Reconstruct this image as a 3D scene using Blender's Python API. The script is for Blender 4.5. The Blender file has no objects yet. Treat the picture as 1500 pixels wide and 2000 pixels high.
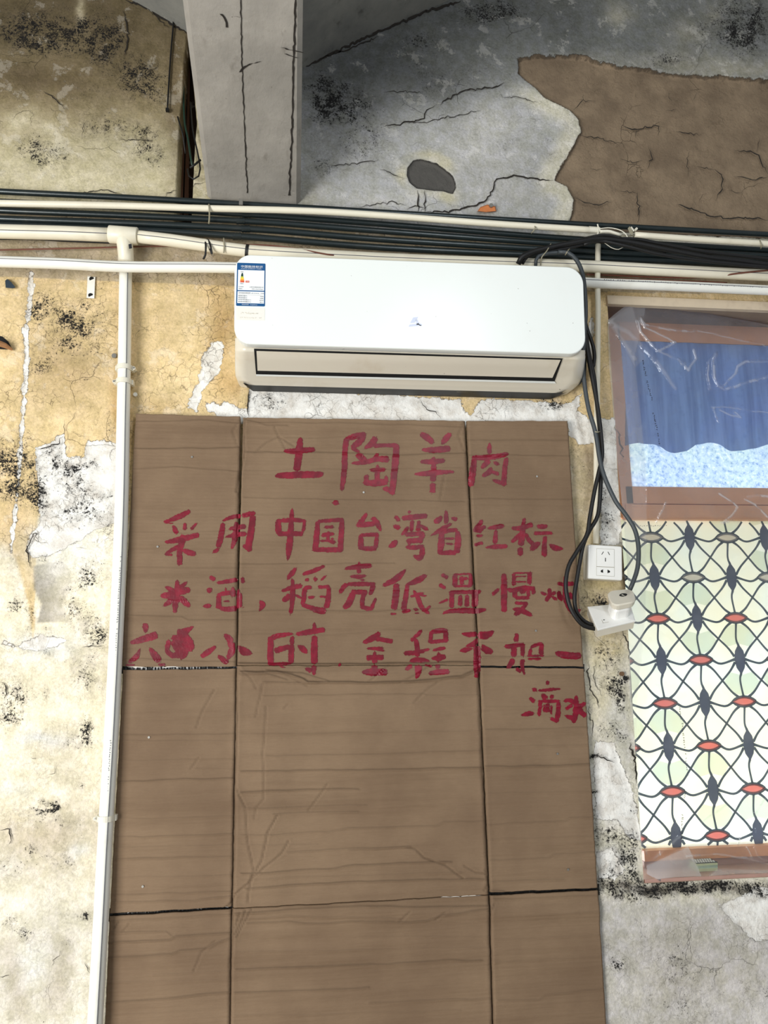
import bpy, bmesh, math, random
import numpy as np
from mathutils import Vector, Matrix

# ------------------------------------------------------------------ camera
F = 1480.0                                    # focal length in pixels of the 1500x2000 frame
VZ = np.array([637 - 750, -6579 - 1000, F]); VZ = VZ / np.linalg.norm(VZ)
VX = np.array([12650, 85, F]); VX = VX - VX.dot(VZ) * VZ; VX = VX / np.linalg.norm(VX)
VY = np.cross(VZ, VX)
CAM = np.array([0.0, -1.95, 1.55])
sc = bpy.context.scene
col = sc.collection
cd = bpy.data.cameras.new('camera'); cam = bpy.data.objects.new('camera', cd); col.objects.link(cam)
cd.sensor_fit = 'HORIZONTAL'; cd.sensor_width = 36.0; cd.lens = F / 1500 * 36.0
cd.clip_start = 0.05
right = (VX[0], VY[0], VZ[0]); down = (VX[1], VY[1], VZ[1]); fwd = (VX[2], VY[2], VZ[2])
M4 = Matrix(((right[0], -down[0], -fwd[0], CAM[0]), (right[1], -down[1], -fwd[1], CAM[1]),
             (right[2], -down[2], -fwd[2], CAM[2]), (0, 0, 0, 1)))
cam.matrix_world = M4
sc.camera = cam

# ------------------------------------------------------------------ light and exposure
sc.view_settings.view_transform = 'Standard'; sc.view_settings.look = 'None'
sc.view_settings.gamma = 1.0; sc.view_settings.use_curve_mapping = False
sc.view_settings.exposure = 0.0
w = bpy.data.worlds.new('daylight'); sc.world = w; w.use_nodes = True
w.node_tree.nodes['Background'].inputs[0].default_value = (0.90, 0.95, 1.0, 1)
w.node_tree.nodes['Background'].inputs[1].default_value = 0.36

def area(name, loc, target, sx, sy, power, color):
    l = bpy.data.lights.new(name, 'AREA'); l.shape = 'RECTANGLE'; l.size = sx; l.size_y = sy
    l.energy = power; l.color = color
    o = bpy.data.objects.new(name, l); col.objects.link(o)
    o.location = loc
    d = Vector(target) - Vector(loc)
    o.rotation_euler = d.to_track_quat('-Z', 'Y').to_euler()
    return o
area('doorway_daylight', (-2.5, -3.0, 0.95), (0.0, 0.0, 1.3), 1.5, 1.9, 165, (1.0, 0.985, 0.95))
area('shop_tube_light', (0.75, -2.3, 2.75), (0.5, 0.0, 1.9), 0.25, 1.2, 14, (0.93, 0.97, 1.0))
area('outdoor_daylight', (1.35, 0.95, 1.0), (1.3, 0.0, 1.5), 1.8, 1.1, 88, (0.92, 0.97, 1.0))

# ------------------------------------------------------------------ helpers
def rays(px, py):
    a = (np.asarray(px, float) - 750) / F; b = (np.asarray(py, float) - 1000) / F
    return np.stack([a * VX[i] * 0 + 0 for i in range(0)], -1) if False else \
        np.stack([a * V[0] + b * V[1] + V[2] for V in (VX, VY, VZ)], -1)
def PA(px, py, y=0.0):
    """arrays of picture positions -> points on the vertical plane at depth y"""
    d = rays(px, py); t = (np.asarray(y, float) - CAM[1]) / d[..., 1]
    return CAM + d * t[..., None]
def P(px, py, y=0.0):
    return tuple(PA(np.array([px]), np.array([py]), np.array([y]))[0])
def QA(p):
    d = p - CAM; c = d[..., 0:1] * VX + d[..., 1:2] * VY + d[..., 2:3] * VZ
    return 750 + F * c[..., 0] / c[..., 2], 1000 + F * c[..., 1] / c[..., 2]
def mpp(px, py, y=0.0):
    a = np.array(P(px, py, y)); b = np.array(P(px + 1, py, y)); return float(np.linalg.norm(a - b))

def S(r, g, b, k=1.0):
    def c(v):
        v = v / 255.0
        return k * (v / 12.92 if v <= 0.04045 else ((v + 0.055) / 1.055) ** 2.4)
    return (c(r), c(g), c(b), 1.0)

def empty(name, loc, label=None, cat=None, group=None):
    o = bpy.data.objects.new(name, None); col.objects.link(o); o.location = loc
    o.empty_display_size = 0.05
    if label: o['label'] = label
    if cat: o['category'] = cat
    if group: o['group'] = group
    return o
def mesh_obj(name, verts, faces, mat, parent=None, smooth=False, attrs=None):
    me = bpy.data.meshes.new(name)
    v = np.asarray(verts, float)
    if parent is not None:
        v = v - np.array(parent_world(parent))
    me.from_pydata(v.tolist(), [], faces)
    me.materials.append(mat)
    if smooth: me.shade_smooth()
    if attrs:
        for k, (typ, dat) in attrs.items():
            a = me.attributes.new(k, typ, 'POINT')
            a.data.foreach_set('color' if typ == 'FLOAT_COLOR' else 'value', np.asarray(dat, np.float32).ravel())
    me.update()
    o = bpy.data.objects.new(name, me); col.objects.link(o)
    if parent is not None: o.parent = parent
    return o
def parent_world(o):
    p = Vector(o.location)
    while o.parent is not None:
        o = o.parent; p = p + Vector(o.location)
    return tuple(p)
def grid_obj(name, pts, mat, parent=None, smooth=True, attrs=None, keep=None):
    """pts: (n, m, 3) array"""
    n, m = pts.shape[:2]
    v = pts.reshape(-1, 3).copy()
    if parent is not None: v -= np.array(parent_world(parent))
    idx = np.arange(n * m).reshape(n, m)
    q = np.stack([idx[:-1, :-1], idx[1:, :-1], idx[1:, 1:], idx[:-1, 1:]], -1).reshape(-1, 4)
    if keep is not None: q = q[keep.ravel()]
    me = bpy.data.meshes.new(name)
    me.vertices.add(len(v)); me.vertices.foreach_set('co', v.astype(np.float32).ravel())
    me.loops.add(len(q) * 4); me.loops.foreach_set('vertex_index', q.astype(np.int32).ravel())
    me.polygons.add(len(q)); me.polygons.foreach_set('loop_start', np.arange(0, len(q) * 4, 4, dtype=np.int32))
    me.update(calc_edges=True)
    if attrs:
        for k, (typ, dat) in attrs.items():
            a = me.attributes.new(k, typ, 'POINT')
            a.data.foreach_set('color' if typ == 'FLOAT_COLOR' else 'value', np.asarray(dat, np.float32).ravel())
    me.materials.append(mat)
    if smooth: me.shade_smooth()
    me.validate()
    o = bpy.data.objects.new(name, me); col.objects.link(o)
    if parent is not None: o.parent = parent
    return o
def tag(o, label=None, cat=None, group=None, kind=None):
    if label: o['label'] = label
    if cat: o['category'] = cat
    if group: o['group'] = group
    if kind: o['kind'] = kind
    return o

class MB:
    def __init__(s): s.v = []; s.f = []
    def add(s, v, f):
        n = len(s.v); s.v += [tuple(a) for a in v]; s.f += [tuple(i + n for i in q) for q in f]
    def box(s, c, h, rot=None):
        c = np.array(c); h = np.array(h)
        R = np.eye(3) if rot is None else np.array(rot)
        vs = [c + R @ (h * np.array(k)) for k in [(-1,-1,-1),(1,-1,-1),(1,1,-1),(-1,1,-1),(-1,-1,1),(1,-1,1),(1,1,1),(-1,1,1)]]
        s.add(vs, [(0,3,2,1),(4,5,6,7),(0,1,5,4),(1,2,6,5),(2,3,7,6),(3,0,4,7)])
    def tube(s, pts, r, seg=10, caps=True):
        pts = np.asarray(pts, float); n = len(pts)
        rr = np.full(n, r) if np.isscalar(r) else np.asarray(r, float)
        T = np.gradient(pts, axis=0); T /= np.linalg.norm(T, axis=1)[:, None] + 1e-12
        u = np.cross(T[0], (0, 0, 1.0))
        if np.linalg.norm(u) < .3: u = np.cross(T[0], (0, 1.0, 0))
        u /= np.linalg.norm(u)
        vs = []
        for i in range(n):
            u = u - u.dot(T[i]) * T[i]; u /= np.linalg.norm(u); b = np.cross(T[i], u)
            for k in range(seg):
                a = 2 * math.pi * k / seg
                vs.append(pts[i] + rr[i] * (math.cos(a) * u + math.sin(a) * b))
        fs = []
        for i in range(n - 1):
            for k in range(seg):
                k2 = (k + 1) % seg
                fs.append((i * seg + k, i * seg + k2, (i + 1) * seg + k2, (i + 1) * seg + k))
        if caps:
            fs.append(tuple(range(seg))[::-1]); fs.append(tuple((n - 1) * seg + k for k in range(seg)))
        s.add(vs, fs)
    def loft(s, rings, cap0=True, cap1=True):
        m = len(rings[0]); vs = [p for r in rings for p in r]; fs = []
        for i in range(len(rings) - 1):
            for k in range(m):
                k2 = (k + 1) % m
                fs.append((i * m + k, i * m + k2, (i + 1) * m + k2, (i + 1) * m + k))
        if cap0: fs.append(tuple(range(m))[::-1])
        if cap1: fs.append(tuple((len(rings) - 1) * m + k for k in range(m)))
        s.add(vs, fs)
    def build(s, name, mat, parent=None, smooth=False):
        return mesh_obj(name, s.v, s.f, mat, parent, smooth)

def cr(pts, step=6.0, closed=False):
    """Catmull-Rom through rows of numbers, resampled"""
    p = np.asarray(pts, float)
    if len(p) == 2:
        n = max(2, int(np.linalg.norm(p[1, :2] - p[0, :2]) / step) + 1)
        t = np.linspace(0, 1, n)[:, None]; return p[0] * (1 - t) + p[1] * t
    ext = np.vstack([2 * p[0] - p[1], p, 2 * p[-1] - p[-2]])
    out = []
    for i in range(1, len(ext) - 2):
        a, b, c, d = ext[i - 1:i + 3]
        n = max(1, int(np.linalg.norm(c[:2] - b[:2]) / step))
        for k in range(n):
            t = k / n
            out.append(.5 * ((2 * b) + (-a + c) * t + (2 * a - 5 * b + 4 * c - d) * t * t + (-a + 3 * b - 3 * c + d) * t ** 3))
    out.append(p[-1]); return np.array(out)
def px_path(pts, step=8.0, depth=None):
    """rows (px, py, depth) -> world points along a smooth path"""
    q = cr([(a[0], a[1], a[2] if len(a) > 2 else depth) for a in pts], step)
    return PA(q[:, 0], q[:, 1], q[:, 2])

def seg_dist(X, Y, poly, closed=False):
    d = np.full(X.shape, 1e9)
    pts = list(poly) + ([poly[0]] if closed else [])
    for (x0, y0), (x1, y1) in zip(pts[:-1], pts[1:]):
        dx, dy = x1 - x0, y1 - y0; L = dx * dx + dy * dy + 1e-9
        t = np.clip(((X - x0) * dx + (Y - y0) * dy) / L, 0, 1)
        d = np.minimum(d, np.hypot(X - x0 - t * dx, Y - y0 - t * dy))
    return d
def inside(X, Y, poly):
    r = np.zeros(X.shape, bool); n = len(poly)
    for i in range(n):
        x0, y0 = poly[i]; x1, y1 = poly[(i + 1) % n]
        if y0 == y1: continue
        c = ((y0 > Y) != (y1 > Y)) & (X < (x1 - x0) * (Y - y0) / (y1 - y0) + x0)
        r ^= c
    return r
def sdf(X, Y, poly, reach=90):
    out = np.full(X.shape, -float(reach))
    p = np.array(poly); m = (X > p[:, 0].min() - reach) & (X < p[:, 0].max() + reach) & (Y > p[:, 1].min() - reach) & (Y < p[:, 1].max() + reach)
    if not m.any(): return out
    d = np.minimum(seg_dist(X[m], Y[m], poly, True), reach)
    out[m] = np.where(inside(X[m], Y[m], poly), d, -d); return out
def vnoise(X, Y, s, seed):
    """smooth value noise on arrays, cell size s, range -1..1"""
    r = np.random.RandomState(seed).rand(256, 256) * 2 - 1
    x = X / s + 1000; y = Y / s + 1000
    xi = np.floor(x).astype(int); yi = np.floor(y).astype(int); fx = x - xi; fy = y - yi
    fx = fx * fx * (3 - 2 * fx); fy = fy * fy * (3 - 2 * fy)
    g = lambda a, b: r[a % 256, b % 256]
    return (g(xi, yi) * (1 - fx) + g(xi + 1, yi) * fx) * (1 - fy) + (g(xi, yi + 1) * (1 - fx) + g(xi + 1, yi + 1) * fx) * fy
def fbm(X, Y, s, seed, o=4):
    t = 0; a = 1.0; n = 0
    for i in range(o): t = t + a * vnoise(X, Y, s / 2 ** i, seed + i); n += a; a *= .55
    return t / n

# ------------------------------------------------------------------ materials
class NT:
    def __init__(s, name):
        s.m = bpy.data.materials.new(name); s.m.use_nodes = True; s.t = s.m.node_tree; s.t.nodes.clear()
        s.out = s.n('ShaderNodeOutputMaterial'); s.co = s.n('ShaderNodeTexCoord')
    def n(s, t, **kw):
        o = s.t.nodes.new(t)
        for k, v in kw.items(): setattr(o, k, v)
        return o
    def l(s, a, b): s.t.links.new(a, b)
    def put(s, sock, v):
        if isinstance(v, bpy.types.NodeSocket): s.l(v, sock)
        elif v is not None: sock.default_value = v
    def math(s, op, a, b=0.0, c=None, clamp=False):
        o = s.n('ShaderNodeMath', operation=op, use_clamp=clamp); s.put(o.inputs[0], a); s.put(o.inputs[1], b)
        if c is not None: s.put(o.inputs[2], c)
        return o.outputs[0]
    def noise(s, scale, detail=4, rough=.55, vec=None, dist=0.0, col=False):
        o = s.n('ShaderNodeTexNoise'); o.inputs['Scale'].default_value = scale; o.inputs['Detail'].default_value = detail
        o.inputs['Roughness'].default_value = rough; o.inputs['Distortion'].default_value = dist
        s.l(vec if vec is not None else s.co.outputs['Object'], o.inputs['Vector'])
        return o.outputs['Color' if col else 'Fac']
    def vor(s, scale, feature='F1', vec=None):
        o = s.n('ShaderNodeTexVoronoi', feature=feature); o.inputs['Scale'].default_value = scale
        s.l(vec if vec is not None else s.co.outputs['Object'], o.inputs['Vector']); return o.outputs['Distance']
    def mapv(s, scale=(1, 1, 1), loc=(0, 0, 0), rot=(0, 0, 0)):
        o = s.n('ShaderNodeMapping'); o.inputs['Scale'].default_value = scale; o.inputs['Location'].default_value = loc
        o.inputs['Rotation'].default_value = rot
        s.l(s.co.outputs['Object'], o.inputs['Vector']); return o.outputs[0]
    def warp(s, amount, scale, detail=2):
        c = s.noise(scale, detail, .5, col=True)
        a = s.n('ShaderNodeVectorMath', operation='SUBTRACT'); s.l(c, a.inputs[0]); a.inputs[1].default_value = (.5, .5, .5)
        b = s.n('ShaderNodeVectorMath', operation='SCALE'); s.l(a.outputs[0], b.inputs[0]); b.inputs['Scale'].default_value = amount
        d = s.n('ShaderNodeVectorMath', operation='ADD'); s.l(b.outputs[0], d.inputs[0]); s.l(s.co.outputs['Object'], d.inputs[1])
        return d.outputs[0]
    def ramp(s, x, a, b, lo=0.0, hi=1.0):
        o = s.n('ShaderNodeMapRange', interpolation_type='SMOOTHSTEP'); s.put(o.inputs[0], x)
        o.inputs[1].default_value = a; o.inputs[2].default_value = b; o.inputs[3].default_value = lo; o.inputs[4].default_value = hi
        return o.outputs[0]
    def mix(s, f, a, b, mode='MIX'):
        o = s.n('ShaderNodeMix', data_type='RGBA', blend_type=mode); s.put(o.inputs[0], f); s.put(o.inputs[6], a); s.put(o.inputs[7], b)
        return o.outputs[2]
    def attr(s, name):
        o = s.n('ShaderNodeAttribute', attribute_name=name); return o
    def bump(s, h, strength=.5, dist=.002, normal=None):
        o = s.n('ShaderNodeBump'); o.inputs['Strength'].default_value = strength; o.inputs['Distance'].default_value = dist
        s.put(o.inputs['Height'], h)
        if normal is not None: s.l(normal, o.inputs['Normal'])
        return o.outputs[0]
    def pbr(s, color, rough=.6, metal=0.0, normal=None, spec=.5, **kw):
        o = s.n('ShaderNodeBsdfPrincipled'); s.put(o.inputs['Base Color'], color); s.put(o.inputs['Roughness'], rough)
        o.inputs['Metallic'].default_value = metal; o.inputs['Specular IOR Level'].default_value = spec
        if normal is not None: s.l(normal, o.inputs['Normal'])
        for k, v in kw.items(): s.put(o.inputs[k.replace('_', ' ')], v)
        return o.outputs[0]
    def fin(s, sh): s.l(sh, s.out.inputs[0]); return s.m

def simple(name, color, rough=.5, metal=0.0, var=.12, scale=40, bump=.15, bd=.0008, spec=.5, dirt=None, dirt_amt=0.0):
    t = NT(name); n = t.noise(scale, 4, .6)
    c = t.mix(1.0, color, t.mix(n, (1 - var, 1 - var, 1 - var, 1), (1 + var, 1 + var, 1 + var, 1)), 'MULTIPLY')
    if dirt:
        c = t.mix(t.ramp(t.noise(scale * .35, 5, .65), .52, .78, 0, dirt_amt), c, dirt)
    return t.fin(t.pbr(c, rough, metal, t.bump(t.noise(scale * 4, 3), bump, bd), spec))

M = {}
def wall_material():
    t = NT('old_plaster')
    base = t.attr('base').outputs['Color']; white = t.attr('sd_white').outputs['Fac']; brown = t.attr('sd_brown').outputs['Fac']
    mold = t.attr('mold').outputs['Fac']; crackle = t.attr('crackle').outputs['Fac']
    # tone variation of the old paint
    n1 = t.noise(5, 6, .62); n2 = t.noise(26, 6, .66); n3 = t.noise(150, 5, .65)
    v = t.math('ADD', t.math('MULTIPLY', n1, .34), t.math('ADD', t.math('MULTIPLY', n2, .42), t.math('MULTIPLY', n3, .34)))
    tone = t.ramp(v, .38, .72, .68, 1.20)
    comb = t.n('ShaderNodeCombineColor'); t.l(tone, comb.inputs[0]); t.l(tone, comb.inputs[1])
    t.l(t.math('MULTIPLY', tone, t.ramp(n2, .35, .65, .93, 1.04)), comb.inputs[2])
    c = t.mix(1.0, base, comb.outputs[0], 'MULTIPLY')
    # pale blotches where the surface has flaked thinly
    flake = t.ramp(t.math('MULTIPLY', t.noise(13, 8, .68, vec=t.warp(.05, 9)), 1.0), .565, .60)
    c = t.mix(t.math('MULTIPLY', flake, .30), c, t.mix(.5, c, S(248, 244, 232)))
    # ragged patches; the shadow along their peeling edges is painted dark
    wn = t.math('MULTIPLY', t.math('SUBTRACT', t.noise(38, 7, .68), .5), 26.0)
    wm = t.ramp(t.math('ADD', white, wn), -.6, .8)
    wedge = t.ramp(t.math('ABSOLUTE', t.math('ADD', white, wn)), 0.0, 1.8, 1, 0)
    wcol = t.mix(t.ramp(t.noise(22, 6, .65), .35, .7), S(246, 245, 240), S(214, 208, 198))
    c = t.mix(wm, c, wcol)
    c = t.mix(t.math('MULTIPLY', wedge, t.ramp(n2, .45, .6, 0, .6)), c, S(80, 66, 48))
    bn = t.math('MULTIPLY', t.math('SUBTRACT', t.noise(30, 7, .7), .5), 18.0)
    bm = t.ramp(t.math('ADD', brown, bn), -.6, .8)
    bedge = t.ramp(t.math('ABSOLUTE', t.math('SUBTRACT', t.math('ADD', brown, bn), 1.5)), 0.0, 3.0, 1, 0)
    bcol = t.mix(t.ramp(t.noise(9, 6, .6), .3, .7), S(116, 100, 82), S(142, 124, 102))
    bcol = t.mix(t.ramp(n3, .60, .72, 0, .35), bcol, S(84, 72, 58))
    c = t.mix(bm, c, bcol)
    c = t.mix(t.math('MULTIPLY', bedge, .6), c, S(40, 34, 28))
    hol = t.attr('sd_hole').outputs['Fac']
    hm = t.ramp(t.math('ADD', hol, t.math('MULTIPLY', t.math('SUBTRACT', t.noise(60, 4, .6), .5), 6.0)), -.4, .6)
    # dendritic crackle
    vd = t.vor(42, 'DISTANCE_TO_EDGE', t.warp(.05, 24, 6))
    ck = t.ramp(vd, 0.0, .045, 1, 0)
    ck = t.math('MULTIPLY', ck, t.ramp(t.noise(11, 3), .42, .62))
    c = t.mix(t.math('MULTIPLY', ck, crackle), c, t.mix(.72, c, S(58, 44, 26)))
    vd2 = t.vor(8.5, 'DISTANCE_TO_EDGE', t.warp(.10, 9, 6))
    ck2 = t.math('MULTIPLY', t.ramp(vd2, 0.0, .008, 1, 0), t.ramp(t.noise(4.5, 2), .56, .66))
    c = t.mix(t.math('MULTIPLY', ck2, .4), c, S(48, 40, 30))
    # mould: fine black specks and threads whose count follows the density
    nm = t.noise(185, 7, .80, vec=t.warp(.008, 90))
    mm = t.math('MULTIPLY', mold, t.ramp(t.noise(24, 5, .65), .36, .60, .55, 1.2))
    thr = t.math('SUBTRACT', .652, t.math('MULTIPLY', mm, .148))
    spot = t.ramp(t.math('SUBTRACT', nm, thr), 0.0, .03)
    haze = t.math('MULTIPLY', t.math('MULTIPLY', mold, t.ramp(t.noise(48, 7, .72), .38, .66)), .62)
    c = t.mix(haze, c, t.mix(.75, c, S(46, 42, 38)))
    c = t.mix(spot, c, S(26, 25, 25))
    c = t.mix(hm, c, t.mix(n2, S(78, 76, 73), S(92, 90, 86)))
    hr = t.ramp(t.math('ABSOLUTE', t.math('SUBTRACT', hol, .5)), 0.0, 2.2, 1, 0)
    c = t.mix(t.math('MULTIPLY', hr, .8), c, S(34, 31, 28))
    # single specks everywhere
    sp = t.ramp(t.noise(90, 3, .6), .735, .76)
    c = t.mix(t.math('MULTIPLY', sp, .8), c, S(52, 42, 32))
    h = t.math('ADD', t.math('MULTIPLY', t.noise(14, 8, .62), 2.2), t.math('MULTIPLY', n3, .35))
    h = t.math('ADD', h, t.math('MULTIPLY', wm, -.5)); h = t.math('ADD', h, t.math('MULTIPLY', bm, -1.0))
    h = t.math('ADD', h, t.math('MULTIPLY', flake, -.12)); h = t.math('SUBTRACT', h, t.math('MULTIPLY', ck2, .6))
    return t.fin(t.pbr(c, .88, 0, t.bump(h, .8, .005), .25))
M['wall'] = wall_material()

def ceiling_material(name, a, b, dark):
    t = NT(name); n1 = t.noise(3.2, 7, .62); n2 = t.noise(16, 7, .68)
    c = t.mix(t.ramp(n1, .32, .68), a, b)
    c = t.mix(t.ramp(n2, .55, .75, 0, .6), c, dark)
    nm = t.noise(105, 8, .8, vec=t.warp(.02, 40))
    c = t.mix(t.ramp(t.math('SUBTRACT', nm, t.math('SUBTRACT', .86, t.math('MULTIPLY', t.ramp(n1, .5, .7), .34))), 0, .03), c, S(30, 30, 30))
    c = t.mix(t.ramp(t.noise(40, 6, .7), .66, .72, 0, .5), c, S(190, 186, 170))
    return t.fin(t.pbr(c, .9, 0, t.bump(t.noise(14, 7), .5, .006), .2))
M['ceiling'] = ceiling_material('sooty_ceiling_plaster', S(142, 141, 134), S(106, 107, 105), S(66, 64, 60))
def beam_material():
    t = NT('grey_beam_paint'); n1 = t.noise(4, 6, .6); n2 = t.noise(24, 6, .65, vec=t.mapv((1, .5, 1)))
    c = t.mix(t.ramp(n1, .3, .7), S(140, 136, 129), S(168, 163, 155)); c = t.mix(t.ramp(n2, .58, .74, 0, .5), c, S(112, 106, 98))
    c = t.mix(t.ramp(t.noise(60, 5, .7), .68, .74, 0, .8), c, S(60, 54, 48))
    return t.fin(t.pbr(c, .7, 0, t.bump(t.math('ADD', t.noise(11, 7), t.math('MULTIPLY', n2, .5)), .8, .007), .4))
M['beam'] = beam_material()
M['floor'] = simple('worn_concrete_floor', S(150, 144, 134), .8, var=.2, scale=8)
M['crack'] = simple('crack_shadow', S(38, 33, 28), .95, var=.2)
M['cement'] = simple('dark_cement', S(84, 81, 77), .9, var=.2, scale=20, bump=.6, bd=.003)
M['pvc'] = simple('yellowed_white_pvc', S(232, 226, 206), .38, var=.06, scale=14, spec=.5, dirt=S(178, 164, 132), dirt_amt=.35)
M['pvc_white'] = simple('white_pvc', S(240, 240, 232), .35, var=.03, scale=14, spec=.5, dirt=S(196, 190, 170), dirt_amt=.3)
M['steel'] = simple('dark_green_grey_conduit', S(34, 44, 46), .30, .35, var=.22, scale=22, spec=.7, dirt=S(86, 84, 76), dirt_amt=.35)
M['black'] = simple('black_rubber', S(11, 11, 12), .55, var=.1)
M['darkgrey'] = simple('dark_grey_cable_sheath', S(58, 64, 68), .5, var=.1)
M['brownwire'] = simple('brown_wire', S(112, 66, 50), .6)
M['greenwire'] = simple('dark_green_wire', S(20, 52, 40), .5)
M['wood'] = simple('old_brown_wood', S(86, 56, 38), .8, var=.35, scale=18, bump=.4)
M['clamp'] = simple('white_nylon_clamp', S(226, 222, 206), .5, var=.05)
M['tie'] = simple('old_zip_tie', S(150, 144, 122), .5)
M['ink'] = simple('faint_print_ink', S(96, 98, 104), .7)
M['blackink'] = simple('black_print', S(24, 26, 34), .7)
M['socket'] = simple('white_glossy_socket_plastic', S(238, 238, 234), .2, var=.02, spec=.6)
M['socket_side'] = simple('yellowed_socket_box', S(214, 208, 192), .35, var=.05)
M['slot'] = simple('black_slot', S(10, 10, 10), .9)
M['metal'] = simple('dull_metal', S(160, 158, 152), .4, .8)
M['rustmetal'] = simple('rusty_metal', S(110, 84, 60), .7, .3)
M['orange'] = simple('orange_brick', S(196, 120, 70), .9, var=.25, scale=60)
M['pinkwood'] = simple('window_frame_wood', S(222, 158, 116), .5, var=.16, scale=9, bump=.2)
M['cream_board'] = simple('cream_lintel_board', S(204, 188, 164), .8, var=.12, scale=16, dirt=S(130, 100, 82), dirt_amt=.6)
M['soffit'] = simple('grimy_soffit', S(138, 122, 106), .9, var=.3, scale=14, dirt=S(66, 52, 42), dirt_amt=.8)

def ac_material(name, color, low):
    t = NT(name)
    c = t.mix(t.ramp(t.noise(7, 6, .6), .5, .75, 0, low), color, S(206, 192, 166))
    c = t.mix(t.ramp(t.noise(75, 2, .5), .775, .79, 0, .85), c, S(70, 60, 44))
    return t.fin(t.pbr(c, .25, 0, None, .5))
M['ac'] = ac_material('glossy_white_panel', S(238, 243, 240), .04)
M['ac_low'] = ac_material('yellowed_white_housing', S(226, 220, 204), .5)
M['ac_dark'] = simple('dark_grille_plastic', S(26, 28, 28), .5)
M['gap'] = simple('dark_gap', S(14, 14, 14), .9)

def cardboard_material():
    t = NT('corrugated_cardboard')
    cr_ = t.attr('crease').outputs['Fac']
    n = t.noise(3.5, 5, .6); fine = t.noise(420, 3, .6, vec=t.mapv((.12, 1, 1)))
    wv = t.n('ShaderNodeTexWave', wave_type='BANDS', bands_direction='Z'); wv.inputs['Scale'].default_value = 34
    wv.inputs['Distortion'].default_value = 1.2; wv.inputs['Detail'].default_value = 3; wv.inputs['Detail Scale'].default_value = .6
    t.l(t.mapv((.05, 1, 1)), wv.inputs['Vector'])
    long_ = t.noise(26, 5, .7, vec=t.mapv((.05, 1, 1)))
    c = t.mix(t.ramp(n, .3, .7), S(119, 98, 78), S(137, 115, 92))
    c = t.mix(t.math('MULTIPLY', fine, .30), c, S(100, 79, 58))
    c = t.mix(t.ramp(long_, .45, .75, 0, .28), c, S(92, 71, 52))
    c = t.mix(t.ramp(t.noise(300, 4, .7), .64, .75, 0, .35), c, S(156, 134, 108))
    c = t.mix(t.math('MULTIPLY', cr_, .8), c, S(60, 45, 31))  # crease shade painted into the board colour
    h = t.math('ADD', t.math('MULTIPLY', wv.outputs['Fac'], .10), t.math('ADD', t.math('MULTIPLY', long_, 1.1), t.math('MULTIPLY', t.noise(190, 4, .6), .22)))
    return t.fin(t.pbr(c, .82, 0, t.bump(h, .95, .0026), .25))
M['card'] = cardboard_material()
def paint_material():
    t = NT('red_brush_paint'); d = t.attr('dry').outputs['Fac']
    n = t.noise(150, 5, .75, vec=t.mapv((.35, 1, 1)))
    c = t.mix(t.ramp(t.noise(45, 4), .35, .7), S(100, 3, 26), S(128, 8, 38))
    sh = t.pbr(c, .42, 0, t.bump(t.noise(120, 4), .4, .0015), .4)
    tr = t.n('ShaderNodeBsdfTransparent')
    a = t.ramp(t.math('SUBTRACT', n, t.math('MULTIPLY', d, .62)), -.03, .02)
    mx = t.n('ShaderNodeMixShader'); t.l(a, mx.inputs[0]); t.l(tr.outputs[0], mx.inputs[1]); t.l(sh, mx.inputs[2])
    return t.fin(mx.outputs[0])
M['paint'] = paint_material()

def trans(name, color, strength=1.0, rough=.5, vary=None, spec=.4, diffuse=.35):
    """thin sheet that daylight from outside shines through"""
    t = NT(name); c = color
    if vary: c = vary(t)
    tr = t.n('ShaderNodeBsdfTranslucent'); t.put(tr.inputs[0], c)
    p = t.pbr(c, rough, 0, None, spec)
    mx = t.n('ShaderNodeMixShader'); mx.inputs[0].default_value = diffuse; t.l(tr.outputs[0], mx.inputs[1]); t.l(p, mx.inputs[2])
    return t.fin(mx.outputs[0])
M['film'] = trans('milky_window_film', None, vary=lambda t: t.mix(t.ramp(t.noise(5, 3), .35, .65), S(222, 219, 203), S(218, 220, 212)))
def filt(name, color, k=.22):
    t = NT(name); tr = t.n('ShaderNodeBsdfTransparent'); tr.inputs[0].default_value = color
    p = t.pbr(color, .4); mx = t.n('ShaderNodeMixShader'); mx.inputs[0].default_value = k; t.l(tr.outputs[0], mx.inputs[1]); t.l(p, mx.inputs[2])
    return t.fin(mx.outputs[0])
M['film_green'] = filt('pale_green_film', S(238, 245, 236)); M['film_cream'] = filt('cream_film', S(240, 232, 208)); M['film_red'] = filt('red_film', S(234, 128, 124), .3)
M['film_pale'] = filt('pale_grey_film', S(214, 206, 200), .3); M['film_navy'] = filt('navy_film', S(70, 78, 104), .3); M['lead'] = filt('dark_printed_line', S(66, 80, 98), .4)
def textured_glass(t):
    n = t.noise(95, 6, .75, vec=t.warp(.02, 30)); k = t.noise(9, 3, .6)
    a = t.mix(t.ramp(k, .35, .65), S(214, 226, 240), S(222, 234, 232))
    a = t.mix(t.ramp(n, .50, .66), a, S(140, 168, 208)); return t.mix(t.ramp(n, .46, .36), a, S(252, 252, 250))
M['glass_tex'] = trans('textured_daylit_glass', None, vary=textured_glass, diffuse=.2)
def curtain_col(t):
    n = t.noise(14, 4, .6, vec=t.mapv((1.6, 1, .12))); m = t.noise(40, 5, .7)
    a = t.mix(t.ramp(n, .35, .65), S(100, 122, 168), S(134, 156, 200)); return t.mix(t.ramp(m, .5, .75, 0, .35), a, S(84, 104, 150))
M['curtain'] = trans('blue_curtain_cloth', None, vary=curtain_col, diffuse=.45, rough=.8)
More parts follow.
